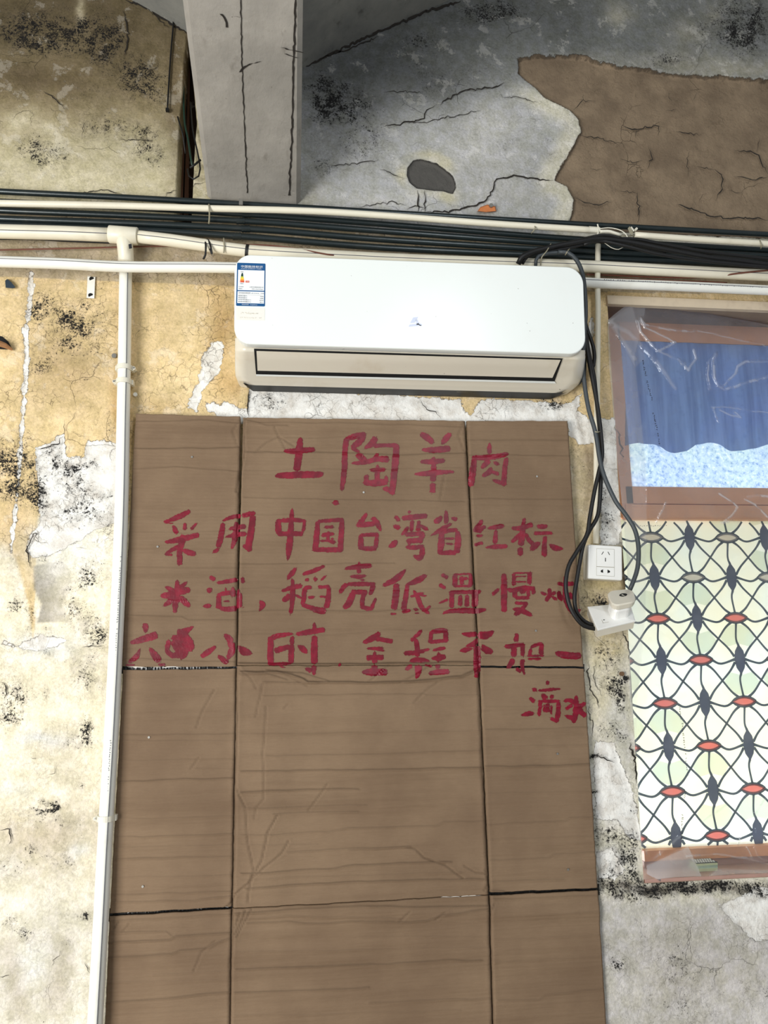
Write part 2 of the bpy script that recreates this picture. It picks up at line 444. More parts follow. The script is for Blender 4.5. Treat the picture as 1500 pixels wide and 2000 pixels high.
def plastic_material():
    t = NT('clear_plastic_sheet'); veil = t.attr('veil').outputs['Fac']
    tr = t.n('ShaderNodeBsdfTransparent'); tr.inputs[0].default_value = (.97, .98, .99, 1)
    df = t.n('ShaderNodeBsdfDiffuse'); df.inputs[0].default_value = (.80, .82, .88, 1)
    tl = t.n('ShaderNodeBsdfTranslucent'); tl.inputs[0].default_value = (.80, .83, .9, 1)
    dd = t.n('ShaderNodeMixShader'); dd.inputs[0].default_value = .5; t.l(df.outputs[0], dd.inputs[1]); t.l(tl.outputs[0], dd.inputs[2])
    mx = t.n('ShaderNodeMixShader'); t.l(veil, mx.inputs[0]); t.l(tr.outputs[0], mx.inputs[1]); t.l(dd.outputs[0], mx.inputs[2])
    nb = t.bump(t.noise(11, 5, .6, vec=t.warp(.08, 6)), .45, .02)
    gl = t.n('ShaderNodeBsdfGlossy'); gl.inputs['Roughness'].default_value = .09; t.l(nb, gl.inputs['Normal'])
    fr = t.n('ShaderNodeFresnel'); fr.inputs[0].default_value = 1.5; t.l(nb, fr.inputs['Normal'])
    m2 = t.n('ShaderNodeMixShader'); t.l(t.math('MULTIPLY', fr.outputs[0], 1.6, clamp=True), m2.inputs[0]); t.l(mx.outputs[0], m2.inputs[1]); t.l(gl.outputs[0], m2.inputs[2])
    return t.fin(m2.outputs[0])
M['plastic'] = plastic_material()

# ------------------------------------------------------------------ the wall
rng = np.random.RandomState(4)
X0, X1, Z0, Z1 = -1.25, 1.95, 0.0, 3.80
WZ0, WZ1 = 0.992, 2.548            # window opening, bottom and top
def WXL(z): return 0.872 + (z - 1.0) * (0.893 - 0.872) / 1.54
WX1 = 1.72

def blobs(X, Y, lst):
    t = np.zeros(X.shape)
    for b in lst:
        x, y, rx, ry, s = b[:5]; a = math.radians(b[5]) if len(b) > 5 else 0
        dx, dy = X - x, Y - y; u = dx * math.cos(a) + dy * math.sin(a); v = -dx * math.sin(a) + dy * math.cos(a)
        t = t + s * np.exp(-((u / rx) ** 2 + (v / ry) ** 2))
    return t
WHITE = [
    [(68,877),(105,860),(112,852),(126,845),(130,892),(164,892),(167,860),(205,860),(246,870),(250,1010),(180,1040),(100,1085),(62,1090),(52,1068),(58,1045),(76,1020),(74,970)],
    [(414,664),(431,668),(438,684),(432,722),(410,746),(397,762),(384,804),(374,796),(366,797),(374,772),(388,742),(394,700),(402,688)],
    [(400,786),(430,790),(444,784),(470,800),(486,796),(486,760),(560,760),(700,768),(780,772),(900,780),(905,800),(918,812),(930,790),(950,778),(1000,780),(1110,790),(1135,770),(1128,800),(1180,845),(1176,862),(1130,870),(1112,840),(1112,830),(800,835),(480,830),(430,815),(404,800)],
    [(1146,640),(1156,615),(1160,640),(1156,670),(1172,700),(1165,735),(1150,700)],
    [(1105,800),(1118,822),(1160,815),(1190,820),(1198,815),(1202,850),(1208,900),(1214,960),(1226,1040),(1228,1062),(1216,1062),(1210,1000),(1176,870),(1130,860),(1110,850)],
    [(1174,836),(1200,814),(1204,870),(1211,1000),(1213,1064),(1174,1064),(1172,940)],
    [(1160,1446),(1200,1450),(1240,1560),(1254,1640),(1230,1640),(1205,1600),(1165,1600),(1160,1500)],
    [(1165,1665),(1195,1655),(1222,1700),(1200,1718),(1170,1716)],
    [(1480,1730),(1560,1740),(1560,1840),(1470,1836),(1430,1800),(1400,1765),(1440,1750)],
    [(0,1258),(8,1250),(30,1262),(80,1240),(130,1250),(110,1266),(60,1270)],
]
WHITELINES = [[(62,535),(60,570),(58,600),(50,650),(52,690),(50,740),(44,800),(40,860),(36,930),(30,1000),(22,1080)]]
BROWN = [[(1010,113),(1030,108),(1070,104),(1110,106),(1145,108),(1175,120),(1215,127),(1260,133),(1330,143),(1420,150),(1500,155),(1700,175),(1800,180),(1800,470),(1700,480),(1500,465),(1200,452),(1105,440),(1118,415),(1120,390),(1107,364),(1082,352),(1092,330),(1112,300),(1124,275),(1135,255),(1130,232),(1112,214),(1085,200),(1062,188),(1048,172),(1030,158),(1012,142),(1014,128)]]
HOLE = [(796,327),(808,312),(823,310),(840,315),(853,319),(869,330),(885,345),(889,355),(891,366),(884,379),(867,373),(840,371),(813,367),(800,356),(795,342)]
MOLD = [
    (100,78,38,24,1.0),(60,65,26,18,.6),(180,72,34,26,1.0),(200,105,20,30,.9),(30,60,28,26,.5),(228,72,20,18,.6),(262,150,26,34,.9,-20),(282,160,22,30,.6),
    (200,245,34,20,.75),(92,300,36,22,1.0,20),(60,290,20,15,.6),(290,300,30,20,1.0),(285,258,20,12,.8),(250,250,24,14,.5),(310,140,20,14,.6),(170,180,34,16,.5),(320,190,20,30,.45),
    (40,30,80,30,.3),(150,40,90,30,.3),(10,170,60,50,.2),
    (640,190,34,34,.9),(668,180,18,14,.7),(620,170,14,20,.8),(700,215,30,24,.6),(640,230,34,18,.5),(625,330,24,18,.8),(700,290,40,26,.6),(740,250,40,40,.35),
    (790,110,60,40,.35),(930,30,50,22,.7),(1000,20,60,20,.4),(970,20,30,12,.6),(820,80,30,14,.6),(1430,60,60,40,.75),(1450,70,28,30,.6),(1460,20,50,30,.5),(1310,118,30,14,.8),(1250,105,30,14,.4),(1120,250,14,26,.35),(990,278,16,12,.6),(1070,275,10,10,.6),
    (1075,305,8,8,.6),(840,180,30,30,.5),(920,140,60,20,.35),
    (100,600,32,24,.75),(140,640,30,22,.8),(160,635,24,14,.7),(140,655,16,16,.8),(200,620,24,30,.5),(72,600,14,30,.6),(163,592,9,9,.9),(170,690,30,16,.6),(80,718,18,12,.8),(100,690,34,20,.45),(60,700,10,14,.5),
    (168,735,8,6,.8),(10,880,40,30,.7),(10,930,34,30,.7),(45,890,14,30,.6),(15,960,40,30,.5),(55,950,20,30,.6),(150,805,20,14,.4),(215,830,12,30,.6),(100,885,12,12,.9),(110,900,12,20,.7),
    (85,975,18,22,1.0),(118,915,14,12,.7),(150,918,16,14,.9),(180,908,14,10,.7),(205,970,14,14,.6),(135,945,16,10,.7),(162,970,18,22,.7),(112,930,12,8,.8),
    (172,1005,28,14,.75),(125,1003,14,10,.6),(215,1030,10,24,.6),(150,1032,10,8,.4),(80,1095,10,10,.7),(115,1100,8,10,.6),(180,1120,26,20,.8),(165,1135,12,10,.9),(140,1190,14,26,.85,-15),(180,1220,24,26,.85),(195,1240,14,16,.8),(125,1160,12,10,.5),
    (62,1195,7,36,.9),(30,1180,14,14,.8),(25,1110,14,30,.5),(95,1235,14,8,.5),(165,1310,22,26,.7),(175,1330,14,14,.6),(92,1280,10,6,.6),(30,1370,22,26,.9),(15,1410,24,16,.8),(90,1360,8,10,.7),(40,1340,40,20,.35),(160,1430,18,14,.6),(140,1455,34,10,.6),(170,1420,14,20,.6),
    (162,1530,10,8,.6),(78,1570,7,8,1.5),(90,1578,14,7,1.6),(106,1576,7,7,1.5),(45,1580,20,16,.4),(110,1610,50,14,.5),(60,1655,12,10,.7),(95,1680,34,14,.45),(20,1700,30,24,.45),(135,1680,8,10,.6),(24,1800,18,14,.8),(50,1822,10,8,1.1),(165,1785,8,6,1.),(130,1840,12,8,.5),(150,1788,34,5,.5),
    (500,780,30,18,.6),(540,790,20,18,.5),(625,790,8,8,.6),(780,775,10,5,.6),(1050,790,60,10,.5),(1085,785,20,10,.6),
    (1175,950,12,50,.6),(1180,1040,14,36,.65),(1195,1007,7,6,1.4),(1140,920,20,26,.4),(1120,880,20,10,.5),(1160,1170,22,18,.85),(1175,1180,10,8,.9),(1130,1190,10,20,.6),(1210,1030,8,14,.5),
    (1175,1270,30,20,.6),(1195,1290,24,22,.5),(1205,1340,9,14,1.5),(1222,1325,6,6,1.2),(1215,1372,14,20,1.0),(1175,1335,18,20,.5),(1150,1380,14,14,.5),(1180,1425,20,14,.7),(1215,1440,14,16,.6),(1160,1478,18,5,1.2),(1200,1500,5,30,.4),
    (1160,1548,6,3,2),(1162,1590,6,10,1.2),(1190,1640,28,16,.9),(1180,1625,20,10,.9),(1225,1690,14,30,1.2),(1240,1650,8,20,.9),(1220,1560,6,20,.6),(1240,1580,5,12,.7),
    (1180,1728,26,14,1.0),(1250,1738,50,13,1.0),(1245,1756,16,12,.9),(1330,1728,60,11,.9),(1420,1732,80,10,1.0),(1500,1738,60,10,.9),(1205,1705,20,20,.7),
    (1204,1880,14,12,1.2),(1300,1880,40,50,.28),(1330,1890,18,40,.35),(1320,1960,24,14,.5),(1265,1940,6,14,.5),(1345,1900,12,10,.5),(1420,1870,60,40,.2),(1490,1940,14,24,.7),(1380,1945,40,20,.3),
]
def base_colour(X, Y):
    """target tone of the paint, with shade painted into the upper wall, authored over the picture, in sRGB 0..255"""
    wx = X + 22 * fbm(X, Y, 70, 11); wy = Y + 22 * fbm(X, Y, 70, 31)
    c = np.zeros(X.shape + (3,)); c[:] = (234, 208, 160)
    def lay(col_, m):
        m = np.clip(m, 0, 1)[..., None]; c[:] = c * (1 - m) + np.array(col_) * m
    sm = lambda v, a, b: (lambda t: t * t * (3 - 2 * t))(np.clip((v - a) / (b - a + 1e-9), 0, 1))
    left = sm(-wx, -236, -228) if False else (X < 240)
    # cream lower left
    lim = np.interp(X, [-300, 0, 25, 45, 66, 74, 100, 240], [1070, 1072, 1085, 1130, 1255, 1000, 1010, 1015])
    lay((246, 236, 212), sm(wy, lim - 12, lim + 12) * (X < 300))
    lay((238, 232, 216), sm(wy, 1500, 1900) * (X < 300))
    lay((210, 196, 172), blobs(wx, wy, [(60,1610,130,40,.55),(120,1690,90,40,.3),(90,1640,80,30,.4)]))
    lay((206, 196, 178), blobs(wx, wy, [(20,1880,26,60,.7,-12),(45,1960,30,50,.6),(115,1890,22,60,.7),(108,1960,20,50,.5),(60,1840,40,16,.4)]))
    lay((232, 232, 228), blobs(wx, wy, [(110,1030,44,24,.6),(95,1255,60,22,.9),(150,1050,30,22,.6),(75,1448,60,14,.8),(30,1540,40,14,.5),(160,1660,20,14,.7),(70,1880,34,40,.6),(110,1060,60,30,.3)]))
    g = sdf(X, Y, [(65,1106),(95,1098),(125,1096),(140,1120),(135,1160),(120,1180),(140,1215),(72,1217),(80,1180),(66,1150)], 60)
    lay((156, 150, 138), sm(g, -2, 3) * (.85 - .5 * sm(X, 75, 135)))
    # above the pipes, left: shade painted in, deeper towards the top
    ab = (Y < np.interp(X, [-400, 0, 500, 1500, 1900], [410, 410, 440, 490, 510]))
    lay((206, 196, 164), ab & (X < 500))
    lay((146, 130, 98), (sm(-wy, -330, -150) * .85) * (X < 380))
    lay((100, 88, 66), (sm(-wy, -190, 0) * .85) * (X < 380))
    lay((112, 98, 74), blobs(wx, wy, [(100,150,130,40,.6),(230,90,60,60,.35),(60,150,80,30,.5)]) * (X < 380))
    lay((120, 104, 80), ((X > 150) & (X < 380)) * blobs(wx, wy, [(342,200,16,160,.6)]))
    lay((224, 214, 184), blobs(wx, wy, [(40,230,26,22,.8),(95,250,22,14,.8),(110,300,14,40,.8),(250,300,16,18,.8),(155,15,8,40,.7),(160,350,60,20,.6),(40,350,60,20,.4),(360,330,40,60,.3)]) * (X < 420))
    # above the pipes, right: cold grey shade painted in, darker towards the top
    R = (X > 500) & ab
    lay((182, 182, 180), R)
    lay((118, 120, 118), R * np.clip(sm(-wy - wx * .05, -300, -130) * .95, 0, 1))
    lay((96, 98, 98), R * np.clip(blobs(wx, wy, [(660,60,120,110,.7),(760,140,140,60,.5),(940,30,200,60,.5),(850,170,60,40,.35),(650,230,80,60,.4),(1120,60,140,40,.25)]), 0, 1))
    lay((172, 168, 154), R * blobs(wx, wy, [(610,390,26,50,.7),(1350,125,130,22,.75),(1480,140,80,14,.7),(1210,20,30,26,.6),(1200,40,20,16,.5),(1350,70,40,24,.6),(1395,30,26,20,.5),(1140,120,60,16,.3)]))
    lay((204, 202, 198), R * blobs(wx, wy, [(940,300,90,60,.6),(700,390,60,16,.6),(1000,380,100,26,.6),(960,230,60,40,.5),(870,340,30,30,.4),(780,395,40,16,.5)]))
    bs = sdf(X, Y, BROWN[0], 60)
    lay((222, 217, 200), R * (bs < 2) * sm(bs, -46, -16) * sm(Y, 150, 200) * .95)
    hs = sdf(wx, wy, HOLE, 60)
    lay((206, 200, 178), R * sm(hs, -30, -8) * blobs(X, Y, [(845,300,40,14,1.),(870,320,24,18,1.),(835,392,40,22,1.),(785,340,14,20,1.),(875,385,20,14,.9)]))
    # darker strip under the pipes, their shadow painted in
    band = (~ab) & (Y < np.interp(X, [0, 500, 1500], [540, 560, 575]))
    lay((176, 162, 140), band * .75)
    lay((236, 214, 166), (~ab) * blobs(wx, wy, [(150,560,26,16,.6),(360,620,14,80,.5),(300,570,50,20,.3),(350,760,60,30,.4),(60,830,40,60,.3)]))
    lay((190, 150, 92), (~ab) * (X < 470) * (blobs(wx, wy, [(430,640,24,90,.45),(455,760,30,30,.4),(245,860,14,60,.5),(230,800,12,60,.4),(300,800,30,20,.2),(130,720,70,60,.16),(40,1030,40,40,.3)])))
    # right of the cardboard
    r = (X > 1000) & (~ab)
    lay((206, 190, 158), r * sm(Y, 850, 900) * .9)
    lay((168, 150, 124), r * blobs(wx, wy, [(1150,900,26,30,.8),(1150,970,18,50,.35)]))
    lay((206, 204, 194), r * (X > 1172) * sm(Y, 870, 1000) * (Y < 1065) * .8)
    lay((234, 228, 210), r * sm(Y, 1190, 1290))
    lay((214, 196, 150), r * blobs(wx, wy, [(1190,1150,50,16,.9),(1180,1265,36,30,.8),(1180,1350,50,60,.3)]))
    lay((208, 208, 204), r * blobs(wx, wy, [(1215,1400,20,90,.5),(1160,1480,30,10,.3),(1240,1480,16,100,.3)]))
    lay((240, 240, 238), r * blobs(wx, wy, [(1185,1530,40,60,.7),(1190,1590,30,30,.6),(1195,1680,30,26,.8)]))
    lay((216, 212, 206), r * sm(Y, 1735, 1775))
    lay((196, 190, 182), r * sm(Y, 1760, 1800) * blobs(wx, wy, [(1300,1900,80,90,.6),(1430,1900,90,60,.5),(1340,1800,60,60,.3)]))
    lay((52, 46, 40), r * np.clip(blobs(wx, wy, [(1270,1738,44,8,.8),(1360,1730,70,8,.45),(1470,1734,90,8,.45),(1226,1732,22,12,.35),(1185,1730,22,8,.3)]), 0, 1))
    lay((60, 46, 32), r * np.clip(blobs(X, Y, [(1222,1115,9,34,.9),(1228,1140,8,16,.8)]), 0, 1))
    lay((246, 243, 232), blobs(wx, wy, [(150,1070,95,60,.95)]) * (X < 240) * (Y > 880))
    lay((150, 112, 70), r * np.clip(blobs(X, Y, [(1219,965,8,14,.95),(1225,1000,6,10,.7),(1224,1045,6,14,.9),(1214,880,4,16,.7)]), 0, 1))
    # fine clouding
    c *= (1 + .07 * fbm(X, Y, 120, 77))[..., None]
    return c
def s2l(c):
    c = np.clip(c / 255., 0, 1); return np.where(c <= .04045, c / 12.92, ((c + .055) / 1.055) ** 2.4)
CHANNEL = [(366,60),(372,100),(384,232),(374,400),(372,440),(342,440),(345,385),(352,240),(360,130)]
def wall_depth(X, Y, ws, bs):
    """relief: positive = into the wall (metres)"""
    d = np.clip(ws / 3.0, 0, 1) * .0025 + np.clip(bs / 4.0, 0, 1) * .012
    hs = sdf(X, Y, HOLE, 30)
    d = d + np.clip(hs / 4.0, 0, 1) * .008
    cs = sdf(X, Y, CHANNEL, 20); d = d + np.clip(cs / 3.0, 0, 1) * .075
    d = d + .0035 * fbm(X, Y, 160, 60, 3) + .0014 * fbm(X, Y, 26, 70, 3)
    sh = blobs(X, Y, [(1100,395,20,10,0)])
    low = np.clip((Y - 1738 - 6 * fbm(X, Y, 30, 8)) / 6., 0, 1) * (X > 1165)
    return d - .010 * low
def wall_block(xs_fn, zs, nx, name):
    u = np.linspace(0, 1, nx)
    xa = np.array([xs_fn(z)[0] for z in zs])[:, None]; xb = np.array([xs_fn(z)[1] for z in zs])[:, None]
    Xw = xa + (xb - xa) * u[None, :]; Zw = np.repeat(zs[:, None], nx, 1)
    pts = np.stack([Xw, np.zeros_like(Xw), Zw], -1)
    px, py = QA(pts)
    ws = np.full(px.shape, -90.)
    for p in WHITE: ws = np.maximum(ws, sdf(px, py, p, 60))
    for p in WHITELINES: ws = np.maximum(ws, 5.0 - seg_dist(px, py, p) - 2.5 * np.clip((py - 700) / 400, 0, 1))
    bs = np.full(px.shape, -60.)
    for p in BROWN: bs = np.maximum(bs, sdf(px, py, p, 60))
    mold = np.clip(blobs(px + 7 * fbm(px, py, 28, 301, 3), py + 7 * fbm(px, py, 28, 302, 3), [(b[0], b[1], b[2] * 1.4, b[3] * 1.4) + tuple(b[4:]) for b in MOLD]) + .10 * fbm(px, py, 90, 3), 0, 1.15)
    mold = mold * (1 + .35 * fbm(px, py, 22, 9))
    ab = py < np.interp(px, [0, 1500], [410, 490])
    ck = np.where(ab, .35, np.where(px < 1000, np.where(py < 1060, .85, .30), .5))
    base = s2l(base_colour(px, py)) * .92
    hs = sdf(px, py, HOLE, 30); m = np.clip(hs / 2., 0, 1)[..., None]
    cs = np.clip(sdf(px, py, CHANNEL, 20) / 3., 0, 1)[..., None]; base = base * (1 - cs) + np.array(S(60, 46, 36)[:3]) * cs
    mold = mold * (1 - m[..., 0])
    pts[..., 1] += wall_depth(px, py, ws, bs)
    # stay flush at the seams of the blocks
    rgba = np.concatenate([base, np.ones(px.shape + (1,))], -1)
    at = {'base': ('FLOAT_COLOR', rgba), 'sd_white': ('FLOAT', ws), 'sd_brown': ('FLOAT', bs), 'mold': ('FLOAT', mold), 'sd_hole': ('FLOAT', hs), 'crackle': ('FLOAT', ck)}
    return pts, at
wall = empty('wall_back', (0, 0, 0)); wall['kind'] = 'structure'
st = .0042
zs = np.concatenate([np.linspace(0, .60, 16)[:-1], np.arange(.60, Z1, st)])
zs = np.unique(np.concatenate([zs, [WZ0, WZ1]]))
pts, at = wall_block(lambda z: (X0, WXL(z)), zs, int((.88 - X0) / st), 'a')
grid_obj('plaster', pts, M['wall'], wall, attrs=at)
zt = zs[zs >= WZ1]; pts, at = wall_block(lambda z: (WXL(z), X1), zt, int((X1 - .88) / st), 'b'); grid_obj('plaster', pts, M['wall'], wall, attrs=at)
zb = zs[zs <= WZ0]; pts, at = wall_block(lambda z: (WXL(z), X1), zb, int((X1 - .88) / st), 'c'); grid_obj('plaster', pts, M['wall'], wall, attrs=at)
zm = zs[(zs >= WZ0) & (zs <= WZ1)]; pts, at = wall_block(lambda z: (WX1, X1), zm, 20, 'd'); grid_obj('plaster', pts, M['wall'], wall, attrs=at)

# hairline cracks and pencil-like lines cut in the plaster
def ribbon(mb, q, width_px, y, jag=0.0, seed=0, taper=True):
    q = cr(q, 5.0)[:, :2]; n = len(q); r = np.random.RandomState(seed)
    if jag: q = q + r.randn(n, 2) * jag * np.minimum(1, np.minimum(np.arange(n), np.arange(n)[::-1]) / 2.)[:, None]
    T = np.gradient(q, axis=0); T /= np.linalg.norm(T, axis=1)[:, None] + 1e-9; N = np.stack([-T[:, 1], T[:, 0]], -1)
    w_ = width_px * (1 + (.6 * (r.rand(n) - .5) if jag else 0)); w_ = np.full(n, 1.0) * w_
    if taper: w_ = w_ * np.clip(np.minimum(np.arange(n) + .4, n - .6 - np.arange(n)) / 4., .15, 1)
    a = PA(q[:, 0] + N[:, 0] * w_ / 2, q[:, 1] + N[:, 1] * w_ / 2, y); b = PA(q[:, 0] - N[:, 0] * w_ / 2, q[:, 1] - N[:, 1] * w_ / 2, y)
    mb.add(list(a) + list(b), [(i, i + 1, n + i + 1, n + i) for i in range(n - 1)])
CR = [ # wall cracks: points, width
    ([(598,129),(640,108),(700,80),(760,54),(830,22),(900,2)],4.5), ([(625,116),(690,92),(740,70)],2.0), ([(860,205),(880,190),(905,178),(940,172),(972,168),(985,160)],2.2), ([(750,247),(790,240),(822,233),(835,218),(850,205)],2.2),
    ([(795,240),(830,238),(880,228),(940,215)],1.2),
    ([(833,413),(880,412),(920,402),(945,392),(962,372),(966,355),(978,348),(1010,344),(1050,350),(1080,352)],2.6), ([(795,410),(805,404),(833,405)],1.6),([(700,405),(760,396),(795,400)],1.3),
    ([(975,185),(1010,190),(1050,200)],1.2), ([(750,180),(790,178),(830,183)],1.2), 
    ([(740,330),(765,338),(790,350)],1.3),([(640,325),(700,318),(740,312)],1.2),
    ([(815,371),(817,395),(816,415)],2.6),([(829,371),(829,395),(830,415)],2.6),
    ([(1215,245),(1240,252),(1265,248),(1287,246),(1285,265)],2.0),([(1243,250),(1242,270)],1.5),([(1320,257),(1370,263)],1.8),([(1265,285),(1272,305),(1265,330)],2.0),
    ([(1395,330),(1410,345),(1408,370),(1398,392)],2.2),([(1360,325),(1395,332)],1.4),([(1435,295),(1475,298),(1485,315),(1500,340)],2.),([(1478,298),(1483,270)],1.5),([(1432,345),(1475,350),(1500,345)],1.8),
    ([(1345,345),(1343,310),(1348,295)],1.3),([(1320,400),(1345,405),(1380,418),(1412,426),(1450,425),(1500,430)],2.2),([(1245,375),(1247,400),(1245,435)],2.0),([(1210,373),(1245,378)],1.4),
    ([(1120,385),(1160,400),(1195,395)],1.5),([(1365,395),(1372,380),(1380,378)],1.5),([(1130,265),(1180,272),(1210,285)],1.3),([(1120,215),(1135,200),(1140,185)],1.8),([(1130,195),(1165,198)],1.2),
    ([(1210,310),(1240,316),(1255,312)],1.3),([(1150,330),(1180,330)],1.),([(1420,372),(1450,378)],1.2),([(1305,180),(1312,200)],1.3),([(1355,195),(1362,180)],1.3),([(1300,217),(1320,213)],1.4),
    ([(245,0),(290,18),(330,45),(365,66)],4.0),([(290,18),(330,55)],1.6),([(85,178),(110,195),(128,215)],2.0),
    ([(240,20),(250,60),(242,115)],2.2),([(160,273),(162,250),(170,235)],1.3),([(230,272),(300,275)],1.2),([(320,387),(335,373),(345,372)],1.8),([(372,368),(392,358),(400,355)],1.6),
    ([(150,378),(200,372),(240,380)],1.4),
    ([(125,820),(127,840),(125,850)],1.6),([(68,877),(105,870),(125,850)],1.8),([(333,720),(334,750)],1.),([(140,842),(150,850),(165,853)],1.),
    ([(486,758),(485,800),(486,815)],2.2),([(820,780),(830,795),(850,805),(862,818)],1.6),([(1150,1290),(1150,1340),(1165,1365),(1170,1385)],1.8),([(1165,1290),(1160,1320),(1175,1360)],1.0),
    ([(1158,1440),(1156,1415),(1150,1390),(1152,1375)],1.2),([(1158,1478),(1180,1480),(1200,1490)],2.2),
    ([(1218,900),(1208,850),(1200,835)],3.0),([(1215,1230),(1228,1260),(1229,1290)],2.),([(1140,1150),(1158,1180)],1.2),([(1230,1450),(1240,1490),(1243,1530)],3.2),
    ([(0,1332),(10,1335),(12,1350),(10,1370)],2.2),([(5,1380),(10,1400)],2.0),([(0,1622),(18,1622),(21,1640),(17,1650)],2.2),([(0,1908),(18,1905)],3.0),([(165,1880),(175,1900)],2.4),([(100,1890),(112,1865),(120,1855)],1.2),
    ([(60,1480),(72,1482)],1.8),([(95,1512),(106,1510),(107,1495)],1.6),([(75,1060),(68,1040),(58,1066),(52,1068),(56,1090),(60,1110)],2.2),
    ([(200,1262),(180,1262),(160,1264)],1.6),([(1310,1830),(1305,1900),(1315,1960)],1.2),([(1285,1860),(1300,1890),(1290,1930)],1.2),([(1340,1910),(1400,1900)],1.),([(1330,1850),(1350,1830)],1.),([(1270,1880),(1262,1900)],1.),
    ([(1330,1130),(1330,1131)],.5),
]
mb = MB()
for i, (q, w_) in enumerate(CR): ribbon(mb, q, w_, np.array(-.0035) if not (q[0][0] > 1125 and q[0][1] < 440) else np.array(.004), 1.5, i)
mb.build('crack', M['crack'], wall)['kind'] = 'stuff'

# window reveal
Ls = 'cream_board'
mb = MB(); D = .105
for (a, b) in [((WXL(WZ0), WZ0), (WX1, WZ0))]:
    mb.add([(a[0], 0, a[1]), (b[0], 0, b[1]), (b[0], D + .04, b[1]), (a[0], D + .04, a[1])], [(0, 1, 2, 3)])
mb.add([(WXL(WZ0), 0, WZ0), (WXL(WZ1), 0, WZ1), (WXL(WZ1), D + .04, WZ1), (WXL(WZ0), D + .04, WZ0)], [(0, 1, 2, 3)])
mb.add([(WX1, 0, WZ0), (WX1, 0, WZ1), (WX1, D + .04, WZ1), (WX1, D + .04, WZ0)], [(3, 2, 1, 0)])
mb.build('reveal', M['cream_board'], wall)
mb = MB(); mb.add([(WXL(WZ1), 0, WZ1), (WX1, 0, WZ1), (WX1, D + .04, WZ1), (WXL(WZ1), D + .04, WZ1)], [(0, 3, 2, 1)]); mb.build('soffit', M['soffit'], wall)
mb = MB(); mb.box(((.889 + WX1) / 2, -.004, WZ1 + .013), ((WX1 - .889) / 2, .008, .0135)); 
o = mb.build('trim_1', M['cream_board']); o['kind'] = 'structure'

# ------------------------------------------------------------------ beam, vaults, floor
bx0, bx1 = P(405, 388)[0], P(587, 402)[0]
zb0 = P(500, 396)[2]; zfar = 2.955 + (2.955 - zb0) / .54 * 2.2
mb = MB()
nb = 40
rows = []
for i in range(nb):
    y = .03 - (i / (nb - 1)) * 2.8; zz = zb0 + (2.955 - zb0) / .54 * (-y)
    rows.append([(bx0, y, 3.9), (bx0, y, zz + .012), (bx0 + .012, y, zz), (bx1 - .012, y, zz), (bx1, y, zz + .012), (bx1, y, 3.9)])
mb.loft(rows)
o = mb.build('ceiling_beam', M['beam']); o['kind'] = 'structure'
def vz_r(x): d = x - .019; return 3.269 + .70 * d - .18 * d * d
def vz_l(x): d = -.25 - x; return 3.308 + .62 * d - .16 * d * d
for nm, fn, a, b in (('ceiling', vz_r, bx1 - .03, 1.95), ('ceiling', vz_l, -1.9, bx0 + .03)):
    xs = np.linspace(a, b, 60); ys = np.linspace(.03, -2.9, 60)
    Xg, Yg = np.meshgrid(xs, ys); Zg = fn(Xg) + .008 * fbm(Xg * 100, Yg * 100, 30, 40)
    o = grid_obj(nm, np.stack([Xg, Yg, Zg], -1), M['ceiling']); o['kind'] = 'structure'
mb = MB(); mb.box((.2, -1.9, -.03), (2.4, 2.0, .03)); o = mb.build('floor', M['floor']); o['kind'] = 'structure'
# crack lines along the underside of the beam (they lie on its face)
def on_beam(px, py):
    d = rays(np.array([px]), np.array([py]))[0]; k = (2.955 - zb0) / .54   # z = zb0 - k*y
    t = (zb0 - CAM[2] - k * CAM[1]) / (d[2] + k * d[1]); return CAM + d * t
mb = MB()
for q, w_ in (([(470,-20),(471,60),(474,150),(477,230),(480,310),(484,376)],2.2), ([(578,-20),(576,60),(573,120),(572,190),(570,270),(567,330),(565,380)],3.6), ([(455,30),(470,33)],2.5), ([(432,26),(440,36),(444,52)],4.5), ([(470,140),(480,128),(510,118)],5),([(550,92),(575,98),(592,102)],6),([(558,104),(580,112)],4)):
    c = cr(q, 6.); n = len(c); r = np.random.RandomState(int(w_ * 10)); c = c + r.randn(n, 2) * .5
    a = [on_beam(x - w_ / 2 * (.5 + r.rand()), y) for x, y in c]; b = [on_beam(x + w_ / 2 * (.5 + r.rand()), y) for x, y in c]
    a = [p - np.array((0, 0, .0015)) for p in a]; b = [p - np.array((0, 0, .0015)) for p in b]
    mb.add(a + b, [(i, i + 1, n + i + 1, n + i) for i in range(n - 1)])
bo = bpy.data.objects['ceiling_beam']
mb.build('crack', M['crack'], bo)

# ------------------------------------------------------------------ things in the channel beside the beam
t = empty('timber_post', P(362, 385, .05), 'dark brown timber post sunk in the gap beside the grey beam', 'post')
mb = MB(); 
def pquad(mb, q, y0, y1):
    a = [P(x, y, y0) for x, y in q]; b = [P(x, y, y1) for x, y in q]; mb.loft([a, b])
pquad(mb, [(345,420),(356,420),(366,120),(362,90)], .045, .07); mb.build('left_board', M['wood'], t)
mb = MB(); pquad(mb, [(359,420),(368,420),(371,140),(368,120)], .052, .07); mb.build('right_board', M['wood'], t)
def tube_thing(name, pts, r, mat, label, cat, group=None, step=8., seg=10, depth=None):
    w_ = px_path(pts, step, depth); mb = MB(); mb.tube(w_, r, seg)
    o = mb.build(name, M[mat], smooth=True); tag(o, label, cat, group); return o
tube_thing('wire', [(358,130,.03),(360,230,.0),(367,270,-.012),(373,310,-.02),(376,325,-.022)], .0028, 'greenwire', 'dark green wire hanging in the gap left of the grey beam', 'wire')
